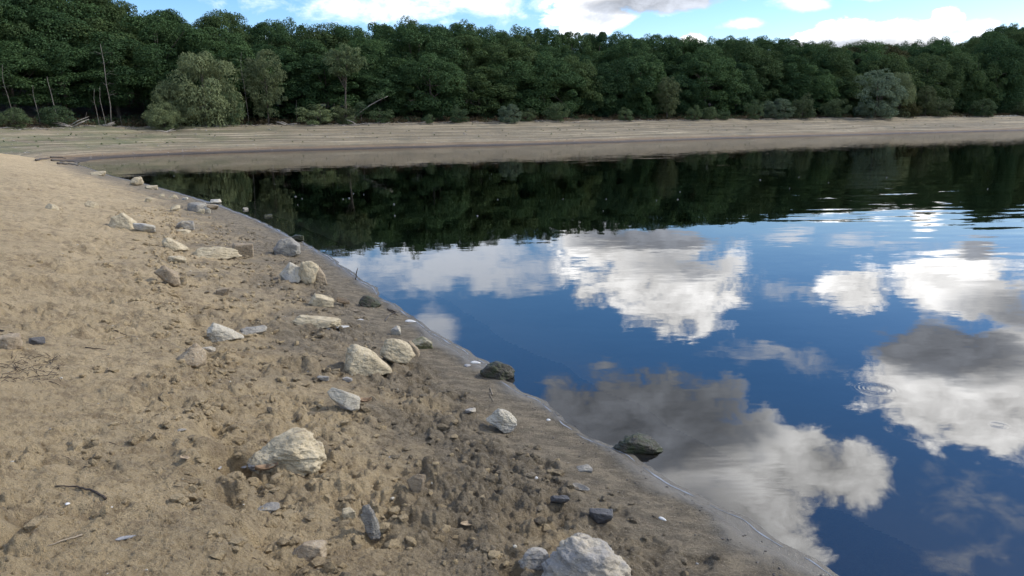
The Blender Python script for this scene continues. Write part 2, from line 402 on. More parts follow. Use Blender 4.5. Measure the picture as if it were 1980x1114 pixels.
for nm, k, mt, at_, lb in parts:
    f = q[kind == k]; used, inv = np.unique(f, return_inverse=True)
    me = mesh_np(nm, gv[used], inv.reshape(-1, 4), mt, {a: b[used] for a, b in at_.items()} if at_ else None)
    obj(nm, me, label=lb, cat='ground', kind='structure')

# ------------------------------------------------------------------ water
def water_material():
    m, t, out = new_mat('lake_water'); P = gpos(t); x, y, z = sep(t, P)
    nodes = []
    def slope(vec, scale, amp, detail=2):
        n = noise(t, vec, scale, detail, .5, out='Color'); v = vecop(t, 'SUBTRACT', n, (.5, .5, .5))
        s_ = vecop(t, 'MULTIPLY', v, comb(t, amp, amp, 0.0) if isinstance(amp, N) else (amp, amp, 0)); nodes.append(s_)
    dist = vecop(t, 'MULTIPLY', P, (1, 1, 0)); ln = t.nodes.new('ShaderNodeVectorMath'); ln.operation = 'LENGTH'; t.links.new(dist, ln.inputs[0]); R = N(t, ln.outputs['Value'])
    calm = noise(t, vmap(t, P, (.05, .12, 1)), 1.0, 3, .5).step(.40, .68)
    breeze = (x*.6+y*.1).step(2.8, 9)*(R.step(70, 25))           # ruffled lane out on the right
    slope(vmap(t, P, (1.0, 2.2, 1), (0, 0, rad(-25))), .55, .010)
    slope(vmap(t, P, (1.0, 3.0, 1), (0, 0, rad(-20))), 1.9, calm*.012+.004)
    slope(vmap(t, P, (1.0, 2.4, 1), (0, 0, rad(-28))), 5.0, calm*.010+.003)
    slope(vmap(t, P, (.35, 1.6, 1), (0, 0, rad(-8))), 1.5, breeze*.060)
    far = R.step(25, 80)
    fx_, fy_ = wpt(1450, 920); ex_ = (x-fx_)/.34; ey_ = (y-fy_)/.42
    slope(vmap(t, P, (1.0, 5.0, 1), (0, 0, rad(35))), 4.5, ((ex_*ex_+ey_*ey_)*-1.0).f('EXPONENT')*.030)
    slope(vmap(t, P, (1, 1.6, 1)), 3.0, far*.020)
    # rings left by fish, and one small fan of ripples near the beach
    for (cx, cy, r0, w0, k, a) in RINGS:
        ex = x-cx; ey = y-cy; r = (ex*ex+ey*ey).f('SQRT'); 
        env = (((r-r0)/w0)*((r-r0)/w0)*-1.0).f('EXPONENT')
        s_ = (r*k).f('SINE')*env*a/(r+.02)
        nodes.append(comb(t, ex*s_, ey*s_, 0.0))
    tot = nodes[0]
    for n_ in nodes[1:]: tot = vecop(t, 'ADD', tot, n_)
    nrm = vecop(t, 'NORMALIZE', vecop(t, 'ADD', tot, (0, 0, 1)))
    fr = t.nodes.new('ShaderNodeFresnel'); fr.inputs['IOR'].default_value = 1.85; t.links.new(nrm, fr.inputs['Normal'])
    gl = t.nodes.new('ShaderNodeBsdfGlossy'); gl.inputs['Roughness'].default_value = 0.0; t.links.new(nrm, gl.inputs['Normal'])
    tr = t.nodes.new('ShaderNodeBsdfTransparent')
    mx = t.nodes.new('ShaderNodeMixShader'); t.links.new(fr.outputs[0], mx.inputs[0]); t.links.new(tr.outputs[0], mx.inputs[1]); t.links.new(gl.outputs[0], mx.inputs[2])
    t.links.new(mx.outputs[0], out.inputs['Surface'])
    va = t.nodes.new('ShaderNodeVolumeAbsorption'); va.inputs['Color'].default_value = (.28, .42, .36, 1); va.inputs['Density'].default_value = 2.0
    t.links.new(va.outputs[0], out.inputs['Volume']); return m
def wpt(px, py):
    d = ray(px, py); t = -CAMH/d[2]; return d[0]*t, d[1]*t
RINGS = [(*wpt(1692, 752), .11, .055, 190, .045), (*wpt(1930, 822), .04, .03, 220, .05), (*wpt(870, 748), .18, .15, 80, .010)]
M_water = water_material()
wv = np.array([(-470, -300, -7), (560, -300, -7), (560, 900, -7), (-470, 900, -7), (-470, -300, 0), (560, -300, 0), (560, 900, 0), (-470, 900, 0)], float)
obj('water', mesh_np('water', wv, np.array([(0, 3, 2, 1), (4, 5, 6, 7), (0, 1, 5, 4), (1, 2, 6, 5), (2, 3, 7, 6), (3, 0, 4, 7)]), M_water, smooth=False),
    label='calm lake mirroring the wood and the clouds', cat='water', kind='structure')

# ------------------------------------------------------------------ vegetation
def leaf_material(name, dark, light, hue=(.10, .12, .040), huefac=.4, trans=.22):
    m, t, out = new_mat(name); tone = attr(t, 'tone'); r = orand(t); P = gpos(t)
    k = (tone*.6+r*.5+noise(t, P, .5, 3, .6)*.6-.38)
    c = mixc(t, k.step(0.05, 1.0, 'LINEAR'), dark, light)
    c = mixc(t, (r*7.31).f('FRACT').step(.55, 1.0)*huefac, c, hue)
    d = t.nodes.new('ShaderNodeBsdfDiffuse'); t.links.new(c, d.inputs[0])
    tr = t.nodes.new('ShaderNodeBsdfTranslucent'); t.links.new(c, tr.inputs[0])
    g = t.nodes.new('ShaderNodeBsdfGlossy'); g.inputs['Roughness'].default_value = .5; g.inputs[0].default_value = (.7, .8, .9, 1)
    m1 = t.nodes.new('ShaderNodeMixShader'); m1.inputs[0].default_value = trans; t.links.new(d.outputs[0], m1.inputs[1]); t.links.new(tr.outputs[0], m1.inputs[2])
    m2 = t.nodes.new('ShaderNodeMixShader'); m2.inputs[0].default_value = .008; t.links.new(m1.outputs[0], m2.inputs[1]); t.links.new(g.outputs[0], m2.inputs[2])
    t.links.new(m2.outputs[0], out.inputs['Surface']); return m
def bark_material(name, a, b):
    m, t, out = new_mat(name); P = opos(t)
    c = mixc(t, noise(t, vmap(t, P, (4, 4, .8)), 3, 5, .65).step(.35, .65), a, b); principled(t, out, c, .9, bump(t, noise(t, vmap(t, P, (6, 6, 1)), 4, 4, .6), .6, .03)); return m
M_leaf = leaf_material('broadleaf_foliage', (.027, .056, .023), (.090, .147, .051))
M_leaf_rust = leaf_material('browning_foliage', (.038, .042, .017), (.115, .105, .042), (.12, .075, .03), .35)
M_willow = leaf_material('willow_foliage', (.088, .120, .052), (.225, .270, .125), (.16, .15, .08), .25)
M_silver = leaf_material('silver_willow_foliage', (.078, .112, .068), (.210, .262, .160), (.14, .17, .10), .2)
M_shrub = leaf_material('shrub_foliage', (.042, .072, .034), (.130, .172, .076), (.12, .10, .05), .3)
M_brush = leaf_material('dry_brush', (.050, .034, .020), (.130, .080, .045), (.05, .075, .03), .5)
M_bark = bark_material('grey_brown_bark', (.05, .042, .034), (.12, .10, .08))
M_dead = bark_material('bleached_dead_wood', (.20, .18, .155), (.38, .34, .29))

def tube(pts, radii, sides=7, rng=None, jit=0.):
    pts = np.asarray(pts, float); n = len(pts); V = []; 
    for i, p in enumerate(pts):
        d = pts[min(i+1, n-1)]-pts[max(i-1, 0)]; d = d/(np.linalg.norm(d)+1e-9)
        u = np.cross(d, [0, 0, 1.]) if abs(d[2]) < .9 else np.cross(d, [1., 0, 0]); u /= np.linalg.norm(u); w = np.cross(d, u)
        for k in range(sides):
            a = 2*math.pi*k/sides; r = radii[i]*(1+(jit*(rng.random()-.5) if rng is not None else 0))
            V.append(p+r*(math.cos(a)*u+math.sin(a)*w))
    Fc = [(i*sides+k, i*sides+(k+1) % sides, (i+1)*sides+(k+1) % sides, (i+1)*sides+k) for i in range(n-1) for k in range(sides)]
    V.append(pts[-1]); V.append(pts[0]); e, b = len(V)-2, len(V)-1
    Fc += [((n-1)*sides+k, (n-1)*sides+(k+1) % sides, e, e) for k in range(sides)] + [((k+1) % sides, k, b, b) for k in range(sides)]
    return np.array(V), Fc
def join(tubes):
    V = []; Fc = []; off = 0
    for v, f in tubes:
        V.append(v); Fc += [tuple(i+off for i in g) for g in f]; off += len(v)
    return np.vstack(V), Fc
def mesh_py(name, V, Fc, mat, smooth=True):
    me = bpy.data.meshes.new(name); fc = [tuple(dict.fromkeys(f)) for f in Fc]
    me.from_pydata([tuple(p) for p in V], [], fc); me.polygons.foreach_set('use_smooth', [smooth]*len(me.polygons)); me.update(); me.materials.append(mat); return me
def unit(v): return v/(np.linalg.norm(v, axis=-1, keepdims=True)+1e-9)
def leaves(cent, rad3, n, ln, wd, rng, droop=0., up=.3, rnd=.38, shell=.55):
    """n leaf-shaped faces spread through every clump; returns vertices, faces and a tone for each vertex"""
    k = len(cent); c = np.repeat(cent, n, 0); R3 = np.repeat(rad3, n, 0); m = k*n
    d = unit(rng.normal(size=(m, 3))); d[:, 2] = np.where(d[:, 2] < -.55, -d[:, 2]*.8, d[:, 2]); d = unit(d)
    p = c+d*R3*(shell+(1-shell)*rng.random((m, 1))**.6)
    nrm = unit(d*.7+rng.normal(size=(m, 3))*rnd+np.array([0, 0, up]))
    tg = rng.normal(size=(m, 3))+np.array([0, 0, -droop]); tg = unit(tg-nrm*(tg*nrm).sum(1, keepdims=True)); bt = np.cross(nrm, tg)
    s = (.6+.8*rng.random((m, 1))); L = ln*s; W = wd*s
    V = np.stack([p-tg*L*.5, p+bt*W*.5-tg*L*.05+nrm*W*.15, p+tg*L*.5, p-bt*W*.5-tg*L*.05+nrm*W*.15], 1).reshape(-1, 3)
    Fq = np.arange(m*4).reshape(-1, 4)
    tone = np.repeat(np.clip(np.repeat(rng.random(k), n)*.45+rng.random(m)*.55, 0, 1), 4)
    return V, Fq, tone
def crown_clumps(rng, n, W, zb, zt, cr, lop=.25, peak=.55, inner=.15):
    """clump centres over an uneven dome between heights zb and zt"""
    ph = rng.random(6)*6.28; out = []
    while len(out) < n:
        z = rng.random(); a = rng.random()*2*math.pi
        prof = math.sqrt(max(0, 1-((z-peak)/(1-peak if z > peak else peak*1.15))**2))
        if rng.random() > .25+.75*prof: continue
        irr = 1+lop*(math.sin(2*a+ph[0]+3*z)+.6*math.sin(3*a+ph[1]-5*z)+.5*math.sin(5*a+ph[2]+8*z))
        r = W/2*prof*irr*(rng.uniform(.25, .7) if rng.random() < inner else rng.uniform(.78, 1.02))
        out.append((r*math.cos(a), r*math.sin(a), zb+(zt-zb)*z))
    cent = np.array(out); s = cr*(.65+.8*rng.random((n, 1)))
    return cent, np.hstack([s*(1+.3*rng.random((n, 1))), s*(1+.3*rng.random((n, 1))), s*(.8+.3*rng.random((n, 1)))])
def tree_trunk(rng, h, r, cent, fork=.35, nl=9, mat=M_bark, lean=0.):
    pts = [(lean*h*t*t+math.sin(t*4+h)*.012*h, math.sin(t*3)*.01*h, t*h*.85) for t in np.linspace(0, 1, 9)]
    T = [tube([(0, 0, -.4)]+pts, [r*1.35]+[r*(1.12-.95*t) for t in np.linspace(0, 1, 9)], 8)]
    for i in range(nl):
        c = cent[rng.integers(len(cent))]; t = min(max(fork+.4*rng.random(), .1), .8); k = min(int(t*8), 7); b = np.array(pts[k])
        mid = (b+c)/2+np.array([0, 0, .04*h]); rr_ = r*(.55-.3*t)
        T.append(tube([b, mid, c], [rr_, rr_*.6, rr_*.15], 5))
    return mesh_py('trunk', *join(T), mat)
def make_kind(seed, h=12., W=8., base=.12, ncl=105, cr=.95, nleaf=270, ln=.215, wd=.16, lop=.2, peak=.5, mat=M_leaf, r=.2, droop=0., up=.4, fork=.3, lean=0.):
    rng = np.random.default_rng(seed)
    c, s = crown_clumps(rng, ncl, W, h*base, h*.965, cr, lop, peak)
    if lean: c[:, 0] += lean*h*(c[:, 2]/h)**2
    V, Fq, tone = leaves(c, s, nleaf, ln, wd, rng, droop, up)
    return mesh_np('crown', V, Fq, mat, {'tone': tone}, smooth=False), tree_trunk(rng, h, r, c, fork, lean=lean), h, W
def plant(kindt, name, loc, h, w, rot, label, cat, group=None, mat=None):
    cm, tm, kh, kw = kindt
    e = obj(name, None, label=label, cat=cat, group=group, loc=loc); e.empty_display_size = .3
    e.rotation_euler = (0, 0, rot); e.scale = (w/kw, w/kw, h/kh)
    obj('trunk', tm, e)
    c = obj('crown', cm, e)
    if mat: c.material_slots[0].link = 'OBJECT'; c.material_slots[0].material = mat
    return e
def az_dir(px): 
    d = ray(px, 240.); d = d[:2]/np.linalg.norm(d[:2]); return d
def far_point(px, d):
    """the spot d metres behind the far waterline in the direction of picture column px"""
    u = az_dir(px); s = np.linspace(60, 330, 560); x = u[0]*s; y = u[1]*s
    df = zfast(x, y, g_far)
    i = np.nonzero(df > d)[0]; i = i[0] if len(i) else len(s)-1
    w = (d-df[i-1])/(df[i]-df[i-1]) if df[i] != df[i-1] and df[i-1] > 0 else 1.
    return x[i-1]+(x[i]-x[i-1])*w, y[i-1]+(y[i]-y[i-1])*w
def zat(x, y): return float(terrain(np.array([x]), np.array([y]))[0])
def ztop(px, py, x, y):
    d = ray(px, py); D = math.hypot(x, y); return CAMH+D*d[2]/math.hypot(d[0], d[1])
SKX = [-400, 0, 150, 230, 260, 300, 380, 395, 440, 490, 560, 600, 640, 700, 780, 850, 950, 1000, 1060, 1100, 1200, 1300, 1400, 1500, 1560, 1650, 1700, 1800, 1870, 1900, 1940, 1980, 2200]
SKY = [-75, -55, -38, -12, 8, 18, 30, 40, 22, 42, 30, 42, 48, 44, 42, 41, 50, 52, 60, 66, 64, 74, 73, 75, 80, 86, 85, 80, 74, 56, 52, 58, 60]

front_kinds = [make_kind(10+i, h=9.5, base=.03, cr=(.8, 1.0, 1.2, .9, 1.1)[i], ncl=(130, 100, 80, 115, 90)[i], nleaf=(290, 360, 470, 320, 410)[i], W=9.4+.6*(i % 3), peak=.42+.05*(i % 3), lop=.15+.04*(i % 2)) for i in range(5)]
tall_kinds = [make_kind(30+i, h=13, base=.20, cr=(1.1, .85, 1.25, .95, 1.05)[i], ncl=(90, 125, 76, 105, 95)[i], nleaf=(410, 300, 480, 350, 400)[i], W=9.6+.7*(i % 2), peak=.55, lop=.18) for i in range(5)]
frng = np.random.default_rng(77)
MARKS = [(0, 'the left edge of the view'), (218, 'the tallest dead tree'), (395, 'the big rounded willow'), (520, 'the tall narrow willow'), (672, 'the forked willow'), (985, 'the pale silvery bush'),
         (1290, 'the feathery willow'), (1690, 'the great silver willow'), (1980, 'the right edge of the view')]
ORD = ['first', 'second', 'third', 'fourth', 'fifth', 'sixth', 'seventh', 'eighth', 'ninth', 'tenth', 'eleventh', 'twelfth']
def row(d, gap, frac, kinds, name, label, group, width=(8.6, 12.4), jit=2., rust=(0, 0), shared=None):
    cx = np.arange(-60, 2045, 12.0); pts = np.array([far_point(c, d) for c in cx])
    L = np.concatenate([[0], np.cumsum(np.hypot(*np.diff(pts, axis=0).T))]); s = gap*frng.random(); T = []
    while s < L[-1]:
        px = np.interp(s, L, cx); T.append((px, far_point(px, d+jit*(frng.random()-.5)*2))); s += gap*(.75+.5*frng.random())
    count = {}
    for px, (x, y) in sorted(T, key=lambda q_: min(abs(q_[0]-m[0]) for m in MARKS)):
        z = zat(x, y); top = ztop(px, np.interp(px, SKX, SKY), x, y); h = (top-z)*frng.uniform(*frac)
        mk = min(MARKS, key=lambda m: abs(m[0]-px)); side = 'right' if px > mk[0] else 'left'; key = (mk[1], side); count[key] = count.get(key, 0)+1
        if px < 0 or px > 1980: lab = label+' just outside '+mk[1]
        else: lab = '%s, %s to the %s of %s' % (label, ORD[count[key]-1], side, mk[1])
        if shared: lab = shared
        mat = M_leaf_rust if rust[0] < px < rust[1] and frng.random() < .8 else None
        plant((tall_kinds if px < 265 else kinds)[frng.integers(len(kinds))], name, (x, y, z-.1), h, frng.uniform(*width)*(.8+.2*h/13), frng.random()*6.28, lab, 'tree', group, mat)
row(27.0, 6.8, (.50, .86), front_kinds, 'broadleaf_tree', 'edge tree of the wood', 'broadleaf trees along the edge of the wood')
row(33.0, 7.0, (.72, .98), tall_kinds, 'broadleaf_tree', 'second-row tree of the wood', 'broadleaf trees behind the edge of the wood')
row(40.0, 6.8, (.90, 1.04), tall_kinds, 'broadleaf_tree', 'skyline treetop of the wood', 'skyline trees of the wood', (8, 11.5), rust=(1620, 1760))
row(49, 5.6, (.93, 1.0), front_kinds, 'broadleaf_tree', '', 'trees deep in the wood', (8, 10), shared='broadleaf tree deep in the wood mostly hidden behind the front rows')

# willows, shrubs and other single plants along the far bank
willow_kind = [make_kind(50+i, h=6, W=6, base=.03, ncl=64, cr=.85, nleaf=260, ln=.30, wd=.085, lop=.22, peak=.45, mat=M_willow, r=.12, droop=1.2, up=.3, fork=.1) for i in range(3)]
silver_kind = [make_kind(60, h=6, W=6, base=.0, ncl=110, cr=.55, nleaf=170, ln=.24, wd=.08, lop=.12, peak=.4, mat=M_silver, r=.12, droop=.5, up=.4, fork=.1)]
shrub_kind = [make_kind(70+i, h=3, W=3, base=.0, ncl=46, cr=.42, nleaf=130, ln=.16, wd=.07, lop=.2, peak=.42, mat=M_shrub, r=.05, droop=-.6, up=.3, fork=.05) for i in range(3)]
tallwillow_kind = [make_kind(80, h=10, W=5, base=.12, ncl=110, cr=.62, nleaf=150, ln=.30, wd=.09, lop=.24, peak=.6, mat=M_willow, r=.14, droop=1.2, fork=.25)]
topwillow_kind = [make_kind(82, h=10, W=4.6, base=.62, ncl=62, cr=.55, nleaf=150, ln=.28, wd=.09, lop=.22, peak=.55, mat=M_willow, r=.16, droop=.8, fork=.45, lean=.04)]
SH = [  # column, y of base, width, height (photo pixels), metres behind waterline, kind, name, label
 (398, 246, 122, 134, 18.6, willow_kind[0], None, 'willow', 'big rounded grey-green willow spreading over the far bank'),
 (338, 246, 62, 84, 18.4, willow_kind[1], None, 'willow', 'lower left lobe of willow scrub beside the big rounded willow'),
 (318, 249, 60, 48, 16.6, willow_kind[2], None, 'willow', 'small pale willow on bare stilted roots out on the far strand'),
 (445, 245, 58, 68, 18.4, shrub_kind[0], None, 'shrub', 'dull green shrub under the right side of the big willow'),
 (520, 238, 68, 152, 20.5, tallwillow_kind[0], None, 'willow', 'tall narrow pale willow against the dark wood, behind a bare snag'),
 (672, 236, 78, 166, 20.5, topwillow_kind[0], None, 'willow', 'tall willow with bare forked trunk and feathery crown'),
 (668, 238, 46, 46, 19.3, shrub_kind[1], None, 'shrub', 'round green bush at the foot of the forked willow'),
 (620, 240, 80, 44, 19.4, shrub_kind[2], M_willow, 'shrub', 'yellowing bush left of the forked willow'),
 (830, 247, 20, 22, 18.0, shrub_kind[0], None, 'shrub', 'very small dark shrub alone on the bank right of the forked willow'),
 (888, 247, 38, 40, 18.2, shrub_kind[1], None, 'shrub', 'upright green shrub left of the pale windblown bush mid bank'),
 (985, 248, 48, 42, 17.6, silver_kind[0], None, 'shrub', 'pale silvery bush leaning over the middle of the far bank'),
 (1022, 247, 34, 30, 18.3, shrub_kind[2], None, 'shrub', 'low green shrub touching the pale silvery bush on its right'),
 (1076, 246, 52, 40, 18.2, shrub_kind[0], None, 'shrub', 'wide grey-green shrub right of the pale silvery bush'),
 (1210, 241, 34, 30, 18.6, shrub_kind[1], None, 'shrub', 'small shrub half way between the silvery bush and the feathery willow'),
 (1290, 236, 50, 92, 20.6, tallwillow_kind[0], M_shrub, 'willow', 'feathery willow in the middle right of the wood edge'),
 (1342, 241, 30, 33, 18.0, shrub_kind[2], None, 'shrub', 'compact rounded shrub right of the feathery willow'),
 (1372, 240, 36, 28, 18.6, shrub_kind[0], None, 'shrub', 'loose pair of bushes just right of the compact rounded shrub'),
 (1398, 241, 28, 22, 18.2, shrub_kind[1], None, 'shrub', 'low spreading bush between the compact shrub and the upright oval one'),
 (1456, 238, 34, 40, 18.2, shrub_kind[2], None, 'shrub', 'upright oval shrub left of the bluish thicket'),
 (1500, 238, 62, 40, 18.8, silver_kind[0], None, 'shrub', 'bluish grey thicket left of the great silver willow'),
 (1550, 236, 46, 50, 19.0, shrub_kind[1], None, 'shrub', 'tall dull green shrub between the bluish thicket and silver willow'),
 (1612, 235, 50, 36, 19.0, shrub_kind[0], None, 'shrub', 'dark low shrub at the left foot of the silver willow'),
 (1690, 233, 100, 86, 18.4, silver_kind[0], None, 'willow', 'great rounded silver willow standing alone on the right bank'),
 (1735, 232, 52, 80, 19.2, willow_kind[1], None, 'willow', 'yellow-green willow joined to the right of the silver willow'),
 (1752, 230, 42, 28, 18.2, shrub_kind[2], M_leaf_rust, 'shrub', 'low brownish shrub at the right foot of the silver willow'),
 (1786, 228, 30, 56, 19.5, tallwillow_kind[0], M_shrub, 'shrub', 'slim upright bush right of the silver willow'),
 (1812, 229, 48, 36, 18.4, shrub_kind[1], None, 'shrub', 'rounded green bush in front of the slim upright one'),
 (1896, 227, 46, 30, 18.4, silver_kind[0], M_shrub, 'shrub', 'bluish green bush near the pale rubble at the right edge'),
 (1965, 222, 60, 22, 20.0, shrub_kind[0], None, 'shrub', 'bushy shrub above the pale rubble at the right edge'),
 (20, 246, 60, 34, 19.0, shrub_kind[2], None, 'shrub', 'dark green bush at the far left foot of the wood'),
 (110, 244, 60, 36, 19.5, shrub_kind[0], None, 'shrub', 'green bush around the foot of the pale broken snag'),
 (735, 240, 60, 34, 20.0, shrub_kind[1], None, 'shrub', 'dark bush under the leaning trunk right of the forked willow'),
]
for i, (px, yb, w, h, d, k, mt, nm, lb) in enumerate(SH):
    x, y = far_point(px, d); D = math.hypot(x, y); sc = D/FPX/math.cos(math.atan((px-990)/FPX))**.5
    plant(k, nm, (x, y, zat(x, y)-.08), h*sc*.84, w*sc*.76, i*1.37, lb, 'shrub' if nm == 'shrub' else 'tree', 'bushes on the far bank' if nm == 'shrub' else None, mt)

# dead stems in front of the dark wood
M_snag = bark_material('grey_dead_wood', (.10, .088, .074), (.23, .205, .17))
def snag(px, yb, yt, d, r, lean, twigs, label, name='dead_tree', seed=0, cat='dead tree'):
    rng = np.random.default_rng(seed+int(px)); x, y = far_point(px, d); z = zat(x, y); D = math.hypot(x, y)
    h = (yb-yt)/FPX*D; r = r*.5
    e = obj(name, None, label=label, cat=cat, group='dead stems along the wood edge', loc=(x, y, z-.1))
    L = lean*h
    pts = [(L*t+.014*h*math.sin(5*t+px)+.006*h*math.sin(13*t+px), .02*h*math.sin(7*t), h*t) for t in np.linspace(0, 1, 9)]
    obj('trunk', mesh_py('trunk', *tube(pts, [r*(1.05-.7*t) for t in np.linspace(0, 1, 9)], 7), M_snag), e)
    for i in range(twigs):
        t = rng.uniform(.35, .97); b = np.array(pts[int(t*8)]); a = rng.choice([-1, 1])*rng.uniform(.5, 1); ln = h*rng.uniform(.07, .2)
        tip = b+np.array([a*ln, rng.uniform(-.5, .5)*ln, rng.uniform(-.1, .5)*ln]); mid = (b+tip)/2+np.array([0, 0, .12*ln])
        obj('branch', mesh_py('branch', *tube([b, mid, tip], [r*.3, r*.22, r*.08], 5), M_snag), e)
snag(218, 222, 90, 20.4, .13, -.03, 14, 'tallest bleached dead tree with short side twigs on the left')
snag(112, 236, 157, 19.6, .12, -.08, 2, 'pale broken snag with a clean stump top on the left')
snag(76, 236, 172, 20.4, .08, -.02, 4, 'thin forked dead stem left of the pale broken snag')
snag(26, 226, 132, 21.0, .07, -.04, 4, 'slender grey dead stem high up at the left edge')
snag(190, 230, 170, 20.2, .08, .0, 2, 'thin straight dead stem left of the tallest dead tree')
snag(203, 232, 168, 19.9, .09, -.03, 4, 'crooked forked dead stem right beside the tallest dead tree')
snag(236, 228, 208, 20.0, .05, -.1, 1, 'short bent dead stem right of the tallest dead tree')
snag(166, 226, 204, 20.2, .05, .15, 1, 'short leaning dead stem between the snag and the tallest dead tree')
snag(478, 236, 110, 20.0, .07, .01, 10, 'bare branching dead sapling in front of the tall narrow willow')
snag(575, 232, 188, 20.2, .06, .01, 2, 'bare thin stem between the narrow willow and the forked willow')
snag(648, 234, 196, 19.6, .06, .02, 2, 'short bleached stem at the foot of the forked willow')
snag(700, 230, 190, 19.6, .07, -.03, 3, 'short dead stem right of the forked willow')
snag(1075, 236, 206, 20.0, .05, .02, 2, 'thin dead stem above the wide grey-green shrub')
def leaning(px0, y0, px1, y1, d, r, label):
    x, y = far_point(px0, d); z = zat(x, y); D = math.hypot(x, y); k = D/FPX
    u = az_dir(px0); side = np.array([u[1], -u[0]])
    v = np.array([side[0]*(px1-px0)*k, side[1]*(px1-px0)*k, (y0-y1)*k])
    e = obj('leaning_trunk', None, label=label, cat='dead tree', loc=(x, y, z+.1))
    pts = [v*t+np.array([0, 0, .06*np.linalg.norm(v)*math.sin(t*3.1)]) for t in np.linspace(0, 1, 8)]
    obj('trunk', mesh_py('trunk', *tube(pts, [r*(1-.75*t) for t in np.linspace(0, 1, 8)], 7), M_dead), e)
    rng = np.random.default_rng(int(px0)); c = np.array([pts[i] for i in (2, 3, 4, 5, 6)])+rng.normal(size=(5, 3))*.15
    V, Fq, tone = leaves(c+[0, 0, .35], np.full((5, 3), .55), 150, .26, .08, rng, .6)
    obj('foliage', mesh_np('foliage', V, Fq, M_shrub, {'tone': tone}, smooth=False), e)
leaning(672, 208, 748, 160, 19.6, .11, 'leafy trunk leaning out to the right from the forked willow')
leaning(682, 236, 702, 205, 19.4, .06, 'short bare stem leaning right under the forked willow')

# undergrowth, drift line and rubble: masses nobody could count
urng = np.random.default_rng(9)
def strip_points(n, d0, d1, c0=-200, c1=2180):
    P = []
    for i in range(n):
        px = urng.uniform(c0, c1); d = urng.uniform(d0, d1); P.append((px, d))
    P = np.array(P); grid = np.arange(c0-10, c1+20, 12.); out = []
    ds = np.linspace(d0, d1, 4); T = {k: np.array([far_point(g, k) for g in grid]) for k in ds}
    for px, d in P:
        j = min(int((d-d0)/(d1-d0)*3), 2); w = (d-ds[j])/(ds[j+1]-ds[j])
        a = [np.interp(px, grid, T[ds[j]][:, q_]) for q_ in (0, 1)]; b = [np.interp(px, grid, T[ds[j+1]][:, q_]) for q_ in (0, 1)]
        out.append((a[0]*(1-w)+b[0]*w, a[1]*(1-w)+b[1]*w))
    out = np.array(out); return np.column_stack([out, terrain(out[:, 0], out[:, 1])])
for nm, mt, n, d0, d1, hh, lb in (('undergrowth', M_brush, 620, 18.6, 25, .5, 'brown dry brush covering the foot of the wood'), ('green_undergrowth', M_shrub, 420, 19.6, 28, .6, 'dark green undergrowth between the trunks of the wood')):
    c = strip_points(n, d0, d1); s = np.column_stack([urng.uniform(.5, 1.1, n), urng.uniform(.5, 1.1, n), urng.uniform(.3, .8, n)*hh*1.6]); c[:, 2] += s[:, 2]*.4
    V, Fq, tone = leaves(c, s, 42, .24, .12, urng, -.4, .3, .8, .2); obj(nm, mesh_np(nm, V, Fq, mt, {'tone': tone}, smooth=False), label=lb, cat='undergrowth', kind='stuff')
pts = strip_points(420, 16.9, 18.7); T = []
for p in pts:
    a = urng.uniform(0, 6.28); L = urng.uniform(.3, 1.5); T.append(tube([p+[0, 0, .04], p+[math.cos(a)*L/2, math.sin(a)*L/2, .10], p+[math.cos(a)*L, math.sin(a)*L, urng.uniform(.03, .3)]], [.035, .03, .012], 4))
obj('driftwood_litter', mesh_py('driftwood_litter', *join(T), M_dead), label='line of bleached driftwood sticks along the top of the far strand', cat='driftwood', kind='stuff')
def drift(px, d, n, size, label, seed):
    rng = np.random.default_rng(seed); x, y = far_point(px, d); e = obj('fallen_branch', None, label=label, cat='driftwood', group='driftwood on the far strand', loc=(x, y, zat(x, y)))
    for i in range(n):
        a = rng.uniform(-.5, .5)+rng.choice([0, math.pi]); L = size*rng.uniform(.5, 1.2); up = rng.uniform(.02, .5)*L if i else .12*L; b = rng.normal(size=2)*size*.12
        u = az_dir(px); sd = np.array([u[1], -u[0]]); dirv = sd*math.cos(a)+u*math.sin(a)
        obj('limb', mesh_py('limb', *tube([(b[0], b[1], .08), (b[0]+dirv[0]*L*.5, b[1]+dirv[1]*L*.5, .1+up*.6), (b[0]+dirv[0]*L, b[1]+dirv[1]*L, .1+up)], [.07, .05, .02], 5), M_dead), e)
drift(138, 17.6, 8, 1.9, 'tangled heap of bleached fallen branches on the left far bank', 1)
drift(200, 17.8, 4, 1.4, 'low bleached branches below the tallest dead tree', 2)
drift(555, 17.8, 5, 1.5, 'pale driftwood branches on the bank below the narrow willow', 3)
drift(322, 14.6, 6, 1.1, 'bare stilted roots spread below the small pale willow', 4)
drift(690, 17.8, 3, 1.6, 'pale driftwood on the bank below the leaning trunk', 5)
c = strip_points(260, 17.6, 19.6, 1900, 2150)

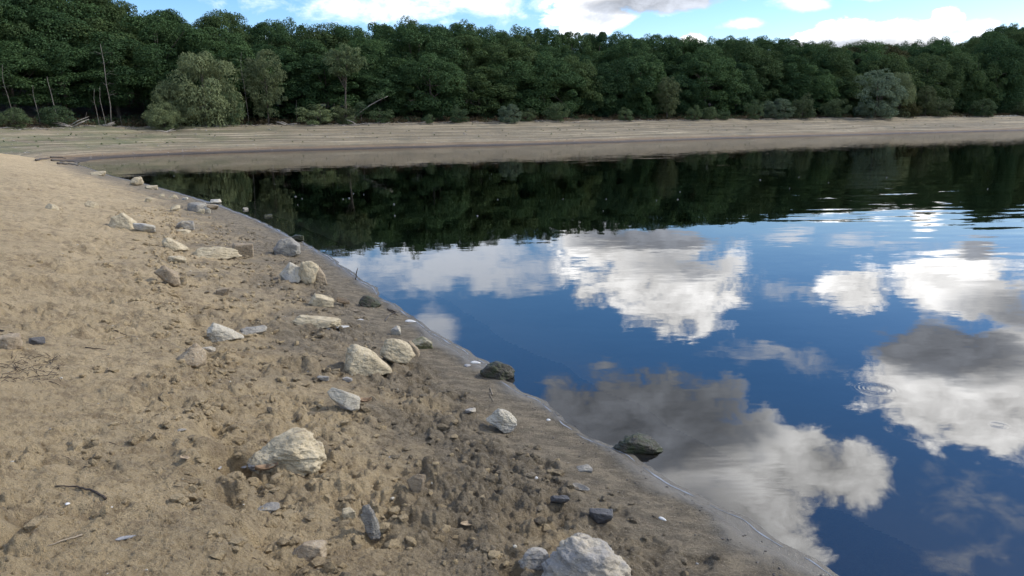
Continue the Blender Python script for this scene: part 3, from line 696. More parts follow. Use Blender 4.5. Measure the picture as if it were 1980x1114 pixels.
def strand_scatter(name, n, d0, d1, r0, r1, mat, flat, label, cat, leafy=False):
    c = strip_points(n, d0, d1); V0, F0 = ico_small(); k = len(V0); r = urng.uniform(r0, r1, n)*urng.random(n)**.7
    if leafy:
        V, Fq, tone = leaves(c+[0, 0, .05], np.column_stack([r, r, r*.8]), 14, .16, .05, urng, -1., .2, .8, .2); me = mesh_np(name, V, Fq, mat, {'tone': tone}, smooth=False)
    else:
        P = V0[None]*(1+.15*urng.normal(size=(n, k, 1)))*r[:, None, None]*[1.2, 1, flat]+c[:, None]
        me = mesh_np(name, P.reshape(-1, 3), (F0[None]+(np.arange(n)*k)[:, None, None]).reshape(-1, 3), mat, smooth=False)
    obj(name, me, label=label, cat=cat, kind='stuff')
def ico_small():
    import bmesh as bm_
    b = bm_.new(); bm_.ops.create_icosphere(b, subdivisions=1, radius=1.0); v = np.array([q_.co[:] for q_ in b.verts]); f = np.array([[l.index for l in g.verts] for g in b.faces]); b.free(); return v, f
strand_scatter('strand_stones', 900, .8, 18, .04, .16, M_dead, .5, 'small pale stones scattered over the far strand', 'stones')
strand_scatter('strand_weeds', 170, 6, 18.5, .06, .24, M_shrub, 1, 'sparse green weeds growing on the far strand', 'weeds', True)

# ------------------------------------------------------------------ stones
import bmesh
def ico(sub):
    bm = bmesh.new(); bmesh.ops.create_icosphere(bm, subdivisions=sub, radius=1.0)
    v = np.array([x.co[:] for x in bm.verts]); f = np.array([[l.index for l in g.verts] for g in bm.faces]); bm.free(); return v, f
ICO = {k: ico(k) for k in (1, 2, 4, 5, 6)}
def stone_material(name, a, b, stain, grey=None, moss=None, rough=.85, stainfac=.75):
    m, t, out = new_mat(name); P = opos(t); r = orand(t)
    v = vecop(t, 'ADD', P, comb(t, r*31.0, r*17.0, r*7.0))
    n1_ = noise(t, v, 9, 6, .65); n2_ = noise(t, v, 30, 5, .7); n3_ = noise(t, vmap(t, v, (1, 1, 3.0), (.6, .3, .2)), 16, 5, .7, .6)
    c = mixc(t, n1_.step(.35, .62), a, b)
    if grey: c = mixc(t, noise(t, v, 5, 4, .6).step(.48, .62)*.8, c, grey)
    c = mixc(t, n3_.step(.56, .70)*stainfac, c, stain)
    c = mixc(t, n2_.step(.58, .70)*.6, c, stain)
    if rough > .7: c = mixc(t, noise(t, v, 75, 3, .6).step(.60, .70)*.5, c, (.55, .51, .43))
    if moss: c = mixc(t, (noise(t, v, 14, 5, .65)).step(.42, .60)*.85, c, moss)
    h = n1_*.8+n2_*.45+noise(t, v, 90, 4, .7)*.18+n3_*.5
    principled(t, out, c, rough, bump(t, h, .9, .028), .3); return m
S = {'cream': stone_material('cream_limestone', (.52, .435, .29), (.39, .32, .205), (.10, .076, .05)),
     'pale': stone_material('pale_limestone', (.52, .47, .37), (.40, .355, .27), (.12, .10, .078), (.36, .345, .32)),
     'grey': stone_material('grey_stone', (.33, .30, .24), (.21, .195, .17), (.07, .06, .047), (.25, .235, .21)),
     'lichen': stone_material('blue_grey_cream_stone', (.45, .39, .295), (.35, .305, .235), (.10, .088, .072), (.28, .27, .255)),
     'mud': stone_material('mud_coated_stone', (.36, .285, .19), (.27, .21, .14), (.10, .08, .055)),
     'moss': stone_material('wet_mossy_stone', (.070, .060, .040), (.045, .040, .028), (.016, .015, .011), None, (.042, .050, .018), .45),
     'green': stone_material('green_tinged_stone', (.33, .29, .20), (.22, .19, .13), (.07, .06, .04), None, (.12, .125, .055), .8),
     'slate': stone_material('dark_blue_stone', (.12, .115, .11), (.075, .07, .066), (.035, .033, .03), None, None, .5, .4)}
def rock_mesh(w, dpt, h, seed, outline=None, sub=4, nfac=9, sharp=9, nz=.07, mat='cream', cut=None):
    """a rounded, faceted stone filling a box w x dpt x h, its base at z = 0; outline = corners of the front view (x -1..1, z 0..1)"""
    rng = np.random.default_rng(seed); sub += 1 if sub in (4, 5) else 0; V, Fc = ICO[sub]; planes = []
    if outline:
        pl = np.array(outline, float); pl[:, 1] = pl[:, 1]*2-1; cen = pl.mean(0)
        for i in range(len(pl)):
            a, b = pl[i]-cen, pl[(i+1) % len(pl)]-cen; e = b-a; n = np.array([e[1], -e[0]]); n /= np.linalg.norm(n)
            dd = n@a
            if dd < 0: n = -n; dd = -dd
            for tl in (-1, 1):
                t = rng.uniform(.25, .6); nn = np.array([n[0]*math.cos(t), tl*math.sin(t), n[1]*math.cos(t)]); planes.append((nn, max(dd, .15)*math.cos(t)+.62*math.sin(t)))
        for k in range(3):
            nn = unit(np.array([rng.uniform(-.45, .45), -1, rng.uniform(-.1, .55)])); planes.append((nn, rng.uniform(.58, .85)))
        planes += [(np.array([0, 1., 0]), .9), (np.array([0, 0, -1.]), 1.)]
    else:
        dirs = unit(rng.normal(size=(nfac, 3)))
        for n in dirs: planes.append((n, rng.uniform(.62, .98)))
        for n in ((1, 0, 0), (-1, 0, 0), (0, 1, 0), (0, -1, 0), (0, 0, 1), (0, 0, -1)): planes.append((np.array(n, float), rng.uniform(.88, 1.05)))
    if cut: planes += [(unit(np.array(c[:3], float)), c[3]) for c in cut]
    sharp = sharp*2.4; acc = np.zeros(len(V))
    for n, d in planes: acc += np.maximum(V@n/d, 0)**sharp
    p = V*(acc[:, None]**(-1/sharp))
    o = rng.random(3)*50
    dsp = nz*1.1*perlin3(p*1.6+o, seed)+nz*.7*perlin3(p*4+o, seed+3)-nz*.5*np.abs(perlin3(p*5+o, seed+5))-nz*.25*np.abs(perlin3(p*11+o, seed+6))+nz*.22*perlin3(p*19+o, seed+9)
    p = p*(1+dsp[:, None])
    lo, hi = p.min(0), p.max(0); p = (p-lo)/(hi-lo)-[.5, .5, 0]
    return mesh_np('stone', p*[w, dpt, h], Fc, S[mat])
def place(px, py):
    p = ground_hit(px, py); return p, float(np.linalg.norm(p-[0, 0, CAMH]))
def stone(cx, yb, w, h, mat, label, seed=None, outline=None, dr=.75, sink=.18, sub=4, nz=.07, sharp=9, turn=None, name='stone', group='stones lying on the beach', cut=None, zbase=None):
    seed = seed if seed is not None else int(cx*7+yb)
    p, dist = place(cx, yb); k = dist/FPX; W = w*k*1.03; app = h*k
    e = math.asin(min(.99, (CAMH-p[2])/dist)); D = W*dr
    Hh = max((app-D*math.sin(e)*.55)/math.cos(e), .22*W, app*.45)
    u = np.array([p[0], p[1]])/math.hypot(p[0], p[1]); c = p[:2]+u*D*.38
    z = zat(*c) if zbase is None else zbase
    z = max(min(z, p[2]+.03), p[2]-.06) if zbase is None else z
    full = Hh/(1-sink)
    me = rock_mesh(W, D, full, seed, outline, sub, 9, sharp, nz, mat, cut)
    o = obj(name, me, label=label, cat='stone', group=group, loc=(c[0], c[1], z-full*sink))
    o.rotation_euler = (0, 0, math.atan2(-u[0], u[1])+(turn or 0)); return o
stone(712, 727, 88, 66, 'cream', 'biggest pale boulder on the mid beach, high on its left, a shell on top', 3, [(-1, .15), (-.9, .55), (-.62, .95), (-.25, 1), (.1, .72), (.75, .5), (1, .2), (.95, 0), (-.9, 0)], .8, .1, 5, .05, 8)
stone(770, 704, 66, 50, 'cream', 'streaked boulder with dark left face just right of the biggest pale boulder', 5, [(-1, .35), (-.55, 1), (.1, .95), (.75, .65), (1, .25), (.6, 0), (-.3, 0)], .8, .1, 5, .07, 8)
stone(797, 690, 30, 34, 'mud', 'thin tan slab leaning on the streaked boulder', None, [(-1, .9), (-.4, 1), (.8, .5), (1, .2), (.5, 0), (-1, 0)], .6)
stone(816, 675, 42, 25, 'green', 'green-tinged stone near the water right of the streaked boulder', None, None, .8)
stone(667, 796, 58, 46, 'pale', 'whitish slab of stone tilted in the mud', 21, [(-1, .85), (-.8, 1), (.6, .62), (1, .4), (.95, .1), (.6, 0), (.1, .1)], .55, .12, 5, .03, 14)
stone(556, 908, 140, 88, 'cream', 'largest knobbly cream rock with dark hollows beside a dug pit', 8, [(-1, .22), (-.62, .42), (-.55, .85), (-.1, 1), (.5, .92), (.85, .6), (1, .15), (.75, 0), (-.5, .0)], .72, .12, 5, .12, 7)
stone(970, 838, 58, 48, 'pale', 'cracked cream stone with grey left edge near a twisted twig', 12, [(-1, .55), (-.1, 1), (.55, .85), (1, .45), (.7, .1), (.2, 0), (-.3, .25)], .7, .12, 5, .09, 10)
stone(1128, 1170, 168, 128, 'lichen', 'large blue-grey and cream boulder cut off by the bottom edge', 14, [(-1, .2), (-.75, .75), (-.25, 1), (.2, .95), (.75, .6), (1, .2), (.9, 0), (-.9, 0)], .75, .1, 5, .11, 9)
stone(1030, 1102, 58, 42, 'lichen', 'small blue-grey stone touching the left of the bottom edge boulder', 15, [(-1, .3), (-.4, .85), (.4, 1), (1, .8), (.9, .1), (.2, 0)], .7)
stone(962, 733, 66, 40, 'moss', 'wet mossy boulder half in the water at mid shore', 16, [(-1, .35), (-.6, .85), (0, 1), (.6, .85), (1, .4), (.95, 0), (-.5, 0)], .75, .12, 5, .08, 8, zbase=-.02)
stone(1233, 876, 92, 46, 'moss', 'dark mossy boulder standing in the shallow water nearest the viewer', 17, [(-1, .3), (-.55, .8), (-.1, 1), (.5, .85), (1, .35), (.9, 0), (-.8, 0)], .7, .12, 5, .09, 8, zbase=-.03)
stone(567, 547, 46, 40, 'pale', 'pointed pale stone, left of the leaning pair', 18, [(-1, .45), (-.1, 1), (.35, .85), (1, .35), (.6, 0), (-.6, 0)], .75, .1, 5, .04, 14)
stone(598, 550, 38, 44, 'cream', 'rounded upright stone between the pointed pale stone and its dark-sided neighbour', 19, [(-1, .5), (-.5, .95), (.3, 1), (1, .75), (.5, .1), (0, 0), (-.5, .1)], .6, .1)
stone(619, 550, 26, 36, 'mud', 'narrow brown stone leaning on the right of the rounded upright stone', 20, [(-.8, .9), (-.2, 1), (.7, .55), (1, 0), (-.9, 0)], .8, .1)
stone(556, 497, 48, 36, 'grey', 'angular grey-green block near the water behind the pointed pale stone', 22, [(-1, .5), (-.4, .95), (.3, 1), (1, .6), (.8, .1), (.3, 0), (-.9, .1)], .8, .1, 4, .06, 12)
stone(574, 468, 26, 14, 'moss', 'black wet stone at the waterline behind the angular grey block', 23, None, .8)
stone(622, 592, 46, 28, 'cream', 'stubby cream stone with dark left end above the long flat slab', 24, [(-1, .4), (-.5, 1), (.2, .85), (1, .5), (.95, 0), (-.6, .1)], .7, .12, 4, .05, 12)
stone(612, 633, 90, 28, 'cream', 'long flat cream slab near the crumpled dead leaf', 25, [(-1, .7), (-.7, 1), (.2, .75), (1, .6), (.9, .1), (-.6, 0)], .45, .12, 5, .06, 11)
stone(418, 500, 88, 22, 'cream', 'long low cream slab with a dark hollow beneath it', 26, [(-1, .4), (-.6, .95), (.1, 1), (.8, .6), (1, .1), (-.8, 0)], .5, .12, 5, .08, 9)
stone(470, 497, 38, 26, 'mud', 'striped brownish stone overlapping the right end of the long low slab', 27, None, .7)
stone(238, 441, 50, 27, 'cream', 'wide domed stone half buried high on the left beach', 28, [(-1, .2), (-.5, .85), (.1, 1), (.7, .7), (1, .1)], .7, .3)
stone(280, 448, 34, 14, 'pale', 'small pale stone right of the wide domed stone', 29, None, .7, .3)
stone(341, 486, 42, 25, 'cream', 'wedge shaped cream stone beside a small dark hollow', 30, [(-1, .8), (-.6, 1), (.5, .5), (1, .1), (-.8, 0)], .7, .15)
stone(325, 552, 40, 36, 'mud', 'tilted block of stone at the broken edge of the sand', 31, [(-1, .8), (-.4, 1), (.8, .55), (1, .1), (.6, 0), (-.2, .3)], .6, .15)
stone(436, 656, 62, 34, 'pale', 'pale humped stone on the middle of the beach', 32, [(-1, .5), (-.6, 1), (-.1, .85), (.4, .4), (1, .1), (-.9, 0)], .7, .2, 5, .08)
stone(492, 648, 46, 14, 'grey', 'thin flat grey stone right of the pale humped stone', 33, None, .8, .3)
stone(372, 713, 50, 38, 'mud', 'muddy rounded stone on the lip of the broken sand edge', 34, [(-1, .4), (-.2, .75), (.5, 1), (1, .7), (.9, .1), (.3, 0)], .7, .2)
stone(265, 359, 22, 15, 'cream', 'squarish stone on the shore farthest from the viewer', 35, None, .8, .15)
stone(293, 367, 20, 8, 'cream', 'small flat stone just right of the farthest squarish stone', 36, None, .8, .2)
stone(382, 410, 32, 17, 'grey', 'mossy grey stone in the cluster of stones on the upper shore', 37, None, .8, .2)
stone(399, 413, 15, 12, 'pale', 'white-tipped stone leaning at the right of the mossy grey cluster stone', 38, None, .6, .15)
stone(388, 413, 14, 8, 'cream', 'little cream stone in front of the mossy grey cluster stone', 39, None, .8, .2)
stone(409, 405, 24, 10, 'mud', 'brown stone right of the white-tipped one in the cluster', 40, None, .8, .2)
stone(417, 394, 20, 8, 'pale', 'pale stone on the water edge above the cluster of stones', 41, None, .8, .15)
stone(340, 408, 16, 10, 'cream', 'small cream stone left of the cluster of stones', 42, None, .8, .2)
stone(313, 381, 10, 6, 'cream', 'tiny cream stone left of the broken row near the upper shore', 43, None, .8, .2)
stone(335, 384, 16, 7, 'cream', 'flat cream stone in the broken row near the upper shore', 44, None, .8, .2)
stone(358, 387, 11, 5, 'pale', 'tiny pale stone at the right of the broken row', 45, None, .8, .2)
stone(287, 391, 14, 8, 'cream', 'small wedge of stone on the sand below the farthest stones', 46, None, .8, .3)
stone(359, 443, 30, 15, 'lichen', 'blue-grey stone on the upper beach above a flat cream one', 47, None, .8, .2)
stone(356, 452, 24, 8, 'cream', 'flat cream stone below the blue-grey stone', 48, None, .8, .2)
stone(432, 573, 24, 15, 'mud', 'small brown pointed stone alone on the middle beach', 49, None, .8, .2)
stone(342, 508, 32, 12, 'cream', 'flat buried stone below the wedge shaped cream stone', 50, None, .7, .3)
stone(14, 674, 44, 24, 'mud', 'buried stone at the left edge of the view', 51, None, .7, .5)
stone(72, 666, 24, 13, 'slate', 'dark blue pebble lying on bare sand at the left', 52, None, .8, .15)
stone(716, 594, 42, 24, 'moss', 'dark mossy stone on the mud near the crumpled dead leaf', 53, [(-1, .5), (-.6, 1), (.3, .8), (1, .35), (.7, 0), (-.7, .1)], .7, .15)
stone(766, 648, 18, 19, 'pale', 'little white stone with a dark cap above the streaked boulder', 54, None, .8, .15)
stone(720, 1056, 34, 64, 'grey', 'dark flaky shard of stone standing in the foreground mud', 55, [(-1, .7), (-.4, 1), (.2, .85), (1, .2), (.7, 0), (-.2, .05)], .5, .1, 5, .12, 12)
stone(806, 952, 34, 34, 'mud', 'flat-faced clay slab set upright over a hole in the mud', 56, [(-.9, .8), (-.1, 1), (.9, .9), (.5, 0), (-.5, .1)], .35, .1, 4, .03, 16)
stone(1083, 984, 36, 18, 'slate', 'dark oval stone with a pale rim near the open mussel shell', 57, None, .6, .15)
stone(1162, 1014, 44, 24, 'slate', 'glossy dark stone sunk in mud below the open mussel shell', 58, None, .6, .2)
stone(190, 340, 24, 8, 'cream', 'flush cream stone on the crest of the beach at the far left', 59, None, .8, .4)
stone(100, 405, 20, 10, 'cream', 'half buried cream stone high on the left beach near the crest', 60, None, .8, .4)
stone(178, 402, 20, 12, 'cream', 'upright sliver of cream stone high on the left beach', 61, None, .5, .3)
stone(375, 690, 26, 9, 'lichen', 'flat blue-grey chip right of the muddy rounded stone', 62, None, .7, .2)
stone(405, 680, 24, 9, 'lichen', 'blue-grey chip below the pale humped stone', 63, None, .7, .2)
stone(672, 739, 18, 10, 'lichen', 'small blue-white stone below the biggest pale boulder', 64, None, .8, .2)
stone(625, 736, 22, 9, 'grey', 'small flat grey stone left of the small blue-white one', 65, None, .8, .25)
stone(520, 988, 38, 16, 'grey', 'low grey clod of stone below the largest knobbly rock', 66, None, .8, .3)
stone(505, 905, 44, 12, 'slate', 'flat dark stone in the pit under the largest knobbly rock', 67, None, .7, .2)
stone(675, 1000, 24, 18, 'cream', 'small cream stone above the dark flaky shard', 68, None, .8, .25)
stone(600, 1085, 60, 40, 'mud', 'lumpy clay-coated stone at the bottom of the foreground', 69, None, .8, .35)
stone(1130, 912, 30, 12, 'grey', 'flat grey stone on the mud above the open mussel shell', 70, None, .8, .3)
stone(910, 800, 20, 9, 'lichen', 'small blue-grey chip left of the cracked cream stone', 71, None, .8, .2)
stone(475, 407, 10, 6, 'grey', 'small grey stone just breaking the water beyond the shore', 72, None, .8, .3, zbase=-.02)
stone(519, 421, 14, 6, 'moss', 'small dark stone awash in the water beyond the long low slab', 73, None, .8, .3, zbase=-.02)

# ------------------------------------------------------------------ leaves, shells, sticks one can pick out
def simple(name, rgb, rough=.7, var=.25, scale=40, spec=.3):
    m, t, out = new_mat(name); P = opos(t); b = tuple(c*(1-var*1.6) for c in rgb)
    principled(t, out, mixc(t, noise(t, P, scale, 4, .65).step(.35, .65), rgb, b), rough, bump(t, noise(t, P, scale*2, 3, .6), .4, .004), spec); return m
M_dleaf = simple('dry_leaf', (.42, .31, .19)); M_brownleaf = simple('brown_bark', (.26, .17, .10)); M_shell = simple('white_shell', (.70, .68, .63), .4, .12); M_mussel = simple('mussel_shell', (.30, .27, .22), .4)
M_stick = simple('dark_twig', (.075, .055, .04)); M_palestick = simple('pale_twig', (.36, .29, .20)); M_drift = simple('wet_driftwood', (.10, .085, .07), .5); M_bluegrey = simple('blue_grey_shell', (.34, .335, .33), .4)
def rot_of(p): return math.atan2(-p[0], p[1])
def leafthing(px, py, lpx, wpx, ang, mat, label, curl=.35, name='dead_leaf', lift=.004):
    p, dist = place(px, py); k = dist/FPX; L = lpx*k; Wd = wpx*k; V = []; Fc = []; n, m = 10, 5
    for i in range(n+1):
        t = i/n; w = Wd/2*math.sin(math.pi*min(1, t*.92+.06))**.8
        for j in range(m+1):
            s_ = j/m*2-1; V.append((t*L-L/2, s_*w, curl*L*.5*(s_*s_*.45+(t-.5)**2)+.012*L*math.sin(9*t+5*s_)))
    for i in range(n):
        for j in range(m): a = i*(m+1)+j; Fc.append((a, a+1, a+m+2, a+m+1))
    me = mesh_py(name, np.array(V), Fc, mat); md_ = obj(name, me, label=label, cat='leaf' if 'leaf' in name else 'bark', loc=(p[0], p[1], zat(p[0], p[1])+lift))
    md_.rotation_euler = (.25, .1, rot_of(p)+ang); sm = md_.modifiers.new('thickness', 'SOLIDIFY'); sm.thickness = .0012; return md_
leafthing(357, 888, 26, 16, 1.9, M_dleaf, 'pale heart-shaped dead leaf on the edge of the dug pit')
leafthing(664, 588, 34, 14, -.8, M_dleaf, 'crumpled tan dead leaf between the stubby stone and the mossy one', .9)
leafthing(686, 602, 26, 8, -.5, M_palestick, 'narrow dry leaf blade trailing from the crumpled tan leaf', .3)
leafthing(515, 913, 40, 12, .2, M_brownleaf, 'curled brown strip of bark under the largest knobbly rock', .9, 'bark_strip', .012)
leafthing(705, 778, 26, 12, .3, M_brownleaf, 'curled brown leaf at the right end of the whitish slab', .9)
leafthing(905, 1014, 30, 12, .2, M_dleaf, 'faded pinkish leaf on bare foreground mud', .2)
def shell(px, py, lpx, wpx, ang, mat, label, openup=False, hgt=.3):
    p, dist = place(px, py); k = dist/FPX; L = lpx*k; Wd = wpx*k; V = []; Fc = []; n, m = 14, 6
    for i in range(m+1):
        r = i/m
        for j in range(n):
            a = 2*math.pi*j/n; x_ = math.cos(a)*r*L/2*(1+.18*math.cos(a)); y_ = math.sin(a)*r*Wd/2*(1-.2*math.cos(a)); h_ = hgt*Wd*(1-r*r)
            V.append((x_, y_, (-h_ if openup else h_)))
    for i in range(m):
        for j in range(n): Fc.append((i*n+j, i*n+(j+1) % n, (i+1)*n+(j+1) % n, (i+1)*n+j))
    o = obj('shell', mesh_py('shell', np.array(V), Fc, mat), label=label, cat='shell', group='mussel shells on the mud', loc=(p[0], p[1], zat(p[0], p[1])+(hgt*Wd*.9 if openup else .003)))
    o.rotation_euler = (.1, .05, rot_of(p)+ang); sm = o.modifiers.new('thickness', 'SOLIDIFY'); sm.thickness = max(.0015, .04*Wd); return o
shell(1120, 946, 38, 20, -.45, M_mussel, 'open mussel shell lying hollow side up on the foreground mud', True, .28)
shell(660, 635, 26, 12, .1, M_shell, 'white open shell just right of the long flat slab', True)
shell(634, 637, 12, 8, .3, M_shell, 'small white shell touching the front of the long flat slab')
shell(695, 619, 16, 6, -.3, M_shell, 'narrow white shell on the mud above the white open shell')
shell(792, 622, 22, 10, -.3, M_shell, 'white shell at the water edge above the green-tinged stone')
shell(918, 702, 20, 10, -.2, M_shell, 'white shell at the water edge left of the wet mossy boulder')
shell(903, 708, 14, 10, .4, M_bluegrey, 'blue-white shell beside the white one left of the wet mossy boulder')
shell(1036, 926, 20, 10, -.7, M_shell, 'broken white shell beside a deep hoofprint')
shell(1280, 1004, 16, 7, -.6, M_shell, 'thin white shell alone on smooth mud nearest the water at right')
shell(480, 904, 30, 8, -.1, M_bluegrey, 'grey glossy shell in the dug pit')
shell(425, 906, 16, 5, 1.2, M_bluegrey, 'blue-white splinter of shell standing in the dug pit')
shell(350, 833, 16, 8, .1, M_mussel, 'round cream shell above the heart-shaped leaf')
shell(208, 984, 14, 6, 0, M_shell, 'white shell chip below the long curved twig')
shell(130, 976, 7, 6, 0, M_shell, 'tiny white shell left of the white shell chip')
shell(240, 1042, 34, 8, -.05, M_bluegrey, 'flat grey-blue shell piece low on the left foreground')
shell(1060, 813, 8, 7, 0, M_shell, 'tiny white shell on wet sand right of the cracked cream stone')
shell(702, 674, 40, 9, 0.0, M_bluegrey, 'blue-grey shell resting on top of the biggest pale boulder')
def stick(pix, r, mat, label, name='twig', up=None, water=False):
    P = []
    for i, (a, b) in enumerate(pix):
        if up and i in up: P.append(P[-1]+np.array([up[i][0], up[i][1], up[i][2]])); continue
        g = ground_hit(a, b) if not water else np.array([*wpt(a, b), 0.]); g = np.array(g, float); g[2] = (zat(g[0], g[1])+r*1.2) if not water else 0.; P.append(g)
    P = np.array(P); base = P[0].copy(); Q = P-base
    t = np.linspace(0, 1, len(Q)*4); tt = np.linspace(0, 1, len(Q)); Qs = np.column_stack([np.interp(t, tt, Q[:, i]) for i in range(3)])
    rng = np.random.default_rng(int(pix[0][0])); Qs[1:-1] += rng.normal(size=Qs[1:-1].shape)*r*.22; 
    obj(name, mesh_py(name, *tube(Qs, [r*(1.1-.7*s_) for s_ in t], 6), mat), label=label, cat='twig', group='twigs on the beach', loc=base)
stick([(205, 967), (180, 952), (150, 943), (106, 943)], .006, M_stick, 'long curved dark twig on the left foreground sand')
stick([(0, 641), (25, 646)], .007, M_stick, 'short black twig cut by the left edge')
stick([(948, 752), (953, 765), (946, 762), (956, 780)], .005, M_palestick, 'twisted pale twig above the cracked cream stone')
stick([(205, 660), (245, 650), (290, 655), (330, 660)], .003, M_palestick, 'thin pale straw on bare sand at the left')
stick([(222, 640), (246, 650)], .004, M_stick, 'short dark twig crossing the thin pale straw')
stick([(165, 673), (205, 677)], .004, M_stick, 'dark straight twig below the thin pale straw')
stick([(688, 542), (0, 0), (0, 0)], .012, M_stick, 'dark stick standing upright at the water edge', up={1: (.01, 0, .07), 2: (.03, 0, .1)})
stick([(1208, 872), (0, 0)], .007, M_stick, 'short dark stick propped against the nearest mossy boulder', up={1: (.045, .06, .07)})
stick([(765, 605), (748, 598), (770, 612)], .008, M_stick, 'dark twig on wet mud near the little white stone')
stick([(160, 1036), (120, 1048), (92, 1058)], .004, M_palestick, 'pale dry twig low on the left foreground')
stick([(1262, 998), (1272, 1006)], .003, M_stick, 'tiny twig beside the thin white shell')
stick([(745, 622), (752, 610), (770, 604)], .006, M_drift, 'crooked wet twig above the little white stone')
for i, (a, b, c_, d_, lb) in enumerate(((100, 312, 150, 316, 'flat dark driftwood piece at the tip of the inlet'), (112, 318, 152, 322, 'blackish driftwood board below the one at the inlet tip'), (98, 306, 128, 308, 'short driftwood piece on mud above the inlet tip'), (70, 312, 95, 309, 'dark driftwood scrap left of the inlet tip'))):
    stick([(a, b), ((a+c_)/2, (b+d_)/2-1), (c_, d_)], .07, M_drift, lb, 'driftwood')

# ------------------------------------------------------------------ clods, pebbles, litter
crng = np.random.default_rng(21)
def scatter(n, fn, rmin, rmax, sub, mat, name, label, cat, flat=.75, sink=.25, power=2.2, attrs=None, rough=.22):
    V0, F0 = ICO[sub]; pos = []
    while len(pos) < n:
        y = 1.3+crng.random()**1.9*17; d = fn(y)
        x = np.interp(y, NEAR[3:, 1], NEAR[3:, 0])-d*1.12
        if name == 'clods' and crng.random() < .5:
            q_ = PITS[crng.integers(len(PITS))]; a_ = crng.random()*6.28; f_ = q_[2]*(.6+.9*crng.random()); x = q_[0]+math.cos(a_)*f_; y = q_[1]+math.sin(a_)*f_; d = float(zfast(x, y, g_near))
            if d < .4: continue
        if abs(math.atan2(x, y)) > .75: continue
        pos.append((x, y, d))
    pos = np.array(pos); z = terrain(pos[:, 0], pos[:, 1]); k = len(V0)
    r = rmin+(rmax-rmin)*crng.random(n)**power
    a = crng.random(n)*6.28; s3 = np.column_stack([.75+.6*crng.random(n), .7+.5*crng.random(n), flat*(.7+.6*crng.random(n))])
    P = np.repeat(V0[None], n, 0)*(1+rough*crng.normal(size=(n, k, 1)))*s3[:, None]*r[:, None, None]
    ca, sa = np.cos(a)[:, None], np.sin(a)[:, None]; X = P[..., 0]*ca-P[..., 1]*sa; Y = P[..., 0]*sa+P[..., 1]*ca
    P = np.stack([X+pos[:, 0:1], Y+pos[:, 1:2], P[..., 2]+(z+r*flat*(1-2*sink))[:, None]], -1)
    Fc = (F0[None]+(np.arange(n)*k)[:, None, None]).reshape(-1, 3)
    at_ = None
    if attrs:
        dm = np.clip(sstep(2.1, .7, pos[:, 2]+.5*crng.normal(size=n)), 0, 1); at_ = {'damp': np.repeat(dm, k), 'wet': np.zeros(n*k), 'edge': np.zeros(n*k)}
    obj(name, mesh_np(name, P.reshape(-1, 3), Fc, mat, at_, smooth=sub > 1), label=label, cat=cat, kind='stuff')
sc_d = lambda y: float(np.interp(y, SCARP_Y, SCARP_D))
def clod_d(y):
    u = crng.random()
    if u < .30: return sc_d(y)-.05+crng.normal()*.12
    if u < .90: return .6+crng.random()**.8*2.2
    return .6+crng.random()*4.5
scatter(7500, clod_d, .003, .036, 1, M_sand, 'clods', 'crumbled lumps of mud on the trodden beach', 'mud', .7, .3, 3.4, True)
scatter(2600, lambda y: .5+crng.random()*5.5, .003, .008, 1, M_sand, 'crumbs', 'fine crumbs of sand and mud over the beach', 'mud', .8, .2, 1.5, True)
scatter(220, lambda y: .3+crng.random()*4.5, .004, .014, 2, S['pale'], 'pebbles', 'small pale pebbles strewn over the beach', 'pebbles', .6, .25, 2.5, rough=.08)
scatter(70, lambda y: .1+crng.random()*3.5, .002, .006, 1, M_shell, 'shell_chips', 'white chips of shell strewn over the beach', 'shells', .35, .1, 2.)
scatter(480, lambda y: .03+crng.random()*.32, .003, .009, 1, M_drift, 'wet_specks', 'dark specks of debris on the wet sand by the water', 'debris', .5, .2, 2.5)
T = []
for i in range(360):
    y = 1.5+crng.random()**1.6*11; d = .4+crng.random()*5.5; x = np.interp(y, NEAR[3:, 1], NEAR[3:, 0])-d*1.12
    if i > 250: g = (ground_hit(crng.uniform(0, 120), crng.uniform(690, 740))); x, y = g[0], g[1]
    a = crng.random()*6.28; L = .02+.09*crng.random()**2; p0 = np.array([x, y, 0]); p1 = p0+[math.cos(a)*L, math.sin(a)*L, 0]
    if i > 250: p1[2] = .02*crng.random()
    z0, z1 = terrain(np.array([p0[0], p1[0]]), np.array([p0[1], p1[1]])); p0[2] = z0+.002; p1[2] += z1+.003; mid = (p0+p1)/2+crng.normal(size=3)*L*.08; mid[2] = (p0[2]+p1[2])/2+.004
    T.append(tube([p0, mid, p1], [.0016, .0018, .0008], 4))
obj('twig_litter', mesh_py('twig_litter', *join(T), M_stick), label='fine dark twigs and stalks littering the sand', cat='twigs', kind='stuff')
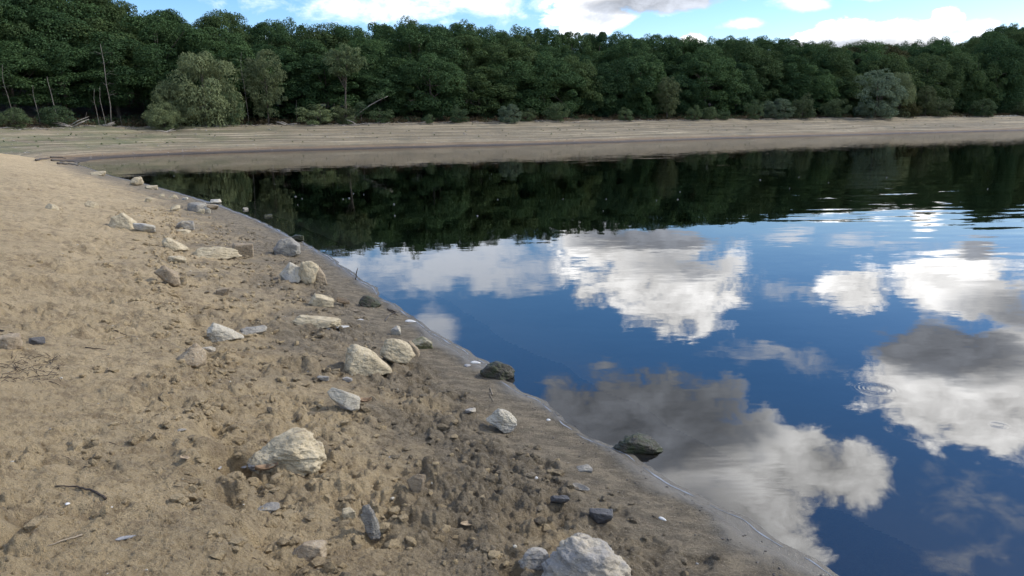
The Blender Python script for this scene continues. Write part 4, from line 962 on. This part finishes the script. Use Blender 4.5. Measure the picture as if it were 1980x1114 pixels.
# flecks afloat on the far water
V = []; Fc = []
for i in range(26):
    px = crng.uniform(250, 1990); py = np.interp(px, [250, 640, 1100, 1980], [330, 395, 380, 345])+abs(crng.normal())*28-22
    if py < 300: continue
    x, y = wpt(px, py); s_ = math.hypot(x, y)*crng.uniform(.0002, .0006); e_ = crng.uniform(1.2, 3)
    n = 6; b = len(V)
    for j in range(n): a = 2*math.pi*j/n; V.append((x+math.cos(a)*s_*e_, y+math.sin(a)*s_, .012))
    V.append((x, y, .03)); V.append((x, y, -.01))
    for j in range(n): Fc.append((b+j, b+(j+1) % n, b+n)); Fc.append((b+(j+1) % n, b+j, b+n+1))
obj('floating_flecks', mesh_py('floating_flecks', np.array(V), Fc, M_bluegrey), label='white flecks of fluff floating on the dark reflection', cat='flecks', kind='stuff')
c = strip_points(220, 17.4, 19.4, 1925, 2150); V0, F0 = ICO[1]; n = len(c); k = len(V0); r = urng.uniform(.08, .24, n)
P = V0[None]*(1+.15*urng.normal(size=(n, k, 1)))*r[:, None, None]*[1.2, 1, .7]+c[:, None]
obj('rubble', mesh_np('rubble', P.reshape(-1, 3), (F0[None]+(np.arange(n)*k)[:, None, None]).reshape(-1, 3), S['pale'], smooth=False), label='pale stone rubble on the far bank at the right edge', cat='rubble', kind='stuff')

# thin broken strip painting the sky's reflection on the water lip, with some scum
m_, t_, o_ = new_mat('painted_glint_scum'); principled(t_, o_, mixc(t_, noise(t_, gpos(t_), 60, 4, .6), (.28, .305, .34), (.15, .155, .16)), .35); M_glint_scum = m_
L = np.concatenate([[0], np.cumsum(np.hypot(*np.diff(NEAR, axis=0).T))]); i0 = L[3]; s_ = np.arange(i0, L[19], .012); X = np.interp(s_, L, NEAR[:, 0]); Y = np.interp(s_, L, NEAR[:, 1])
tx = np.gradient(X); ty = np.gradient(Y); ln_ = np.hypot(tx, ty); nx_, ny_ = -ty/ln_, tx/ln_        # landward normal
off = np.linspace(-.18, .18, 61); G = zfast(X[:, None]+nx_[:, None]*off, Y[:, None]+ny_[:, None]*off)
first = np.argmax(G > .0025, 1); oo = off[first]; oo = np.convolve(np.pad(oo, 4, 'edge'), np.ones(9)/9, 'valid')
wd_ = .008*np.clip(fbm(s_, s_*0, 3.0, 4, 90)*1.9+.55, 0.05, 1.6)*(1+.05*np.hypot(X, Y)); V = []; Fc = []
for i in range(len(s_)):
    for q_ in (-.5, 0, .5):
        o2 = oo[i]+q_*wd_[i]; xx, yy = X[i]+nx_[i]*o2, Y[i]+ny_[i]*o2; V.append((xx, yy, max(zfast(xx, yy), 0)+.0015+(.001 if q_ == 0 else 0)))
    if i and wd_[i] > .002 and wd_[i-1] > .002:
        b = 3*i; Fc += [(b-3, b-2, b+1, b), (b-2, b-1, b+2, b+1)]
obj('glint_scum_line', mesh_py('glint_scum_line', np.array(V), Fc, M_glint_scum), label='thin pale line of painted sky reflection and scum along the near water edge', cat='glint_scum', kind='stuff')
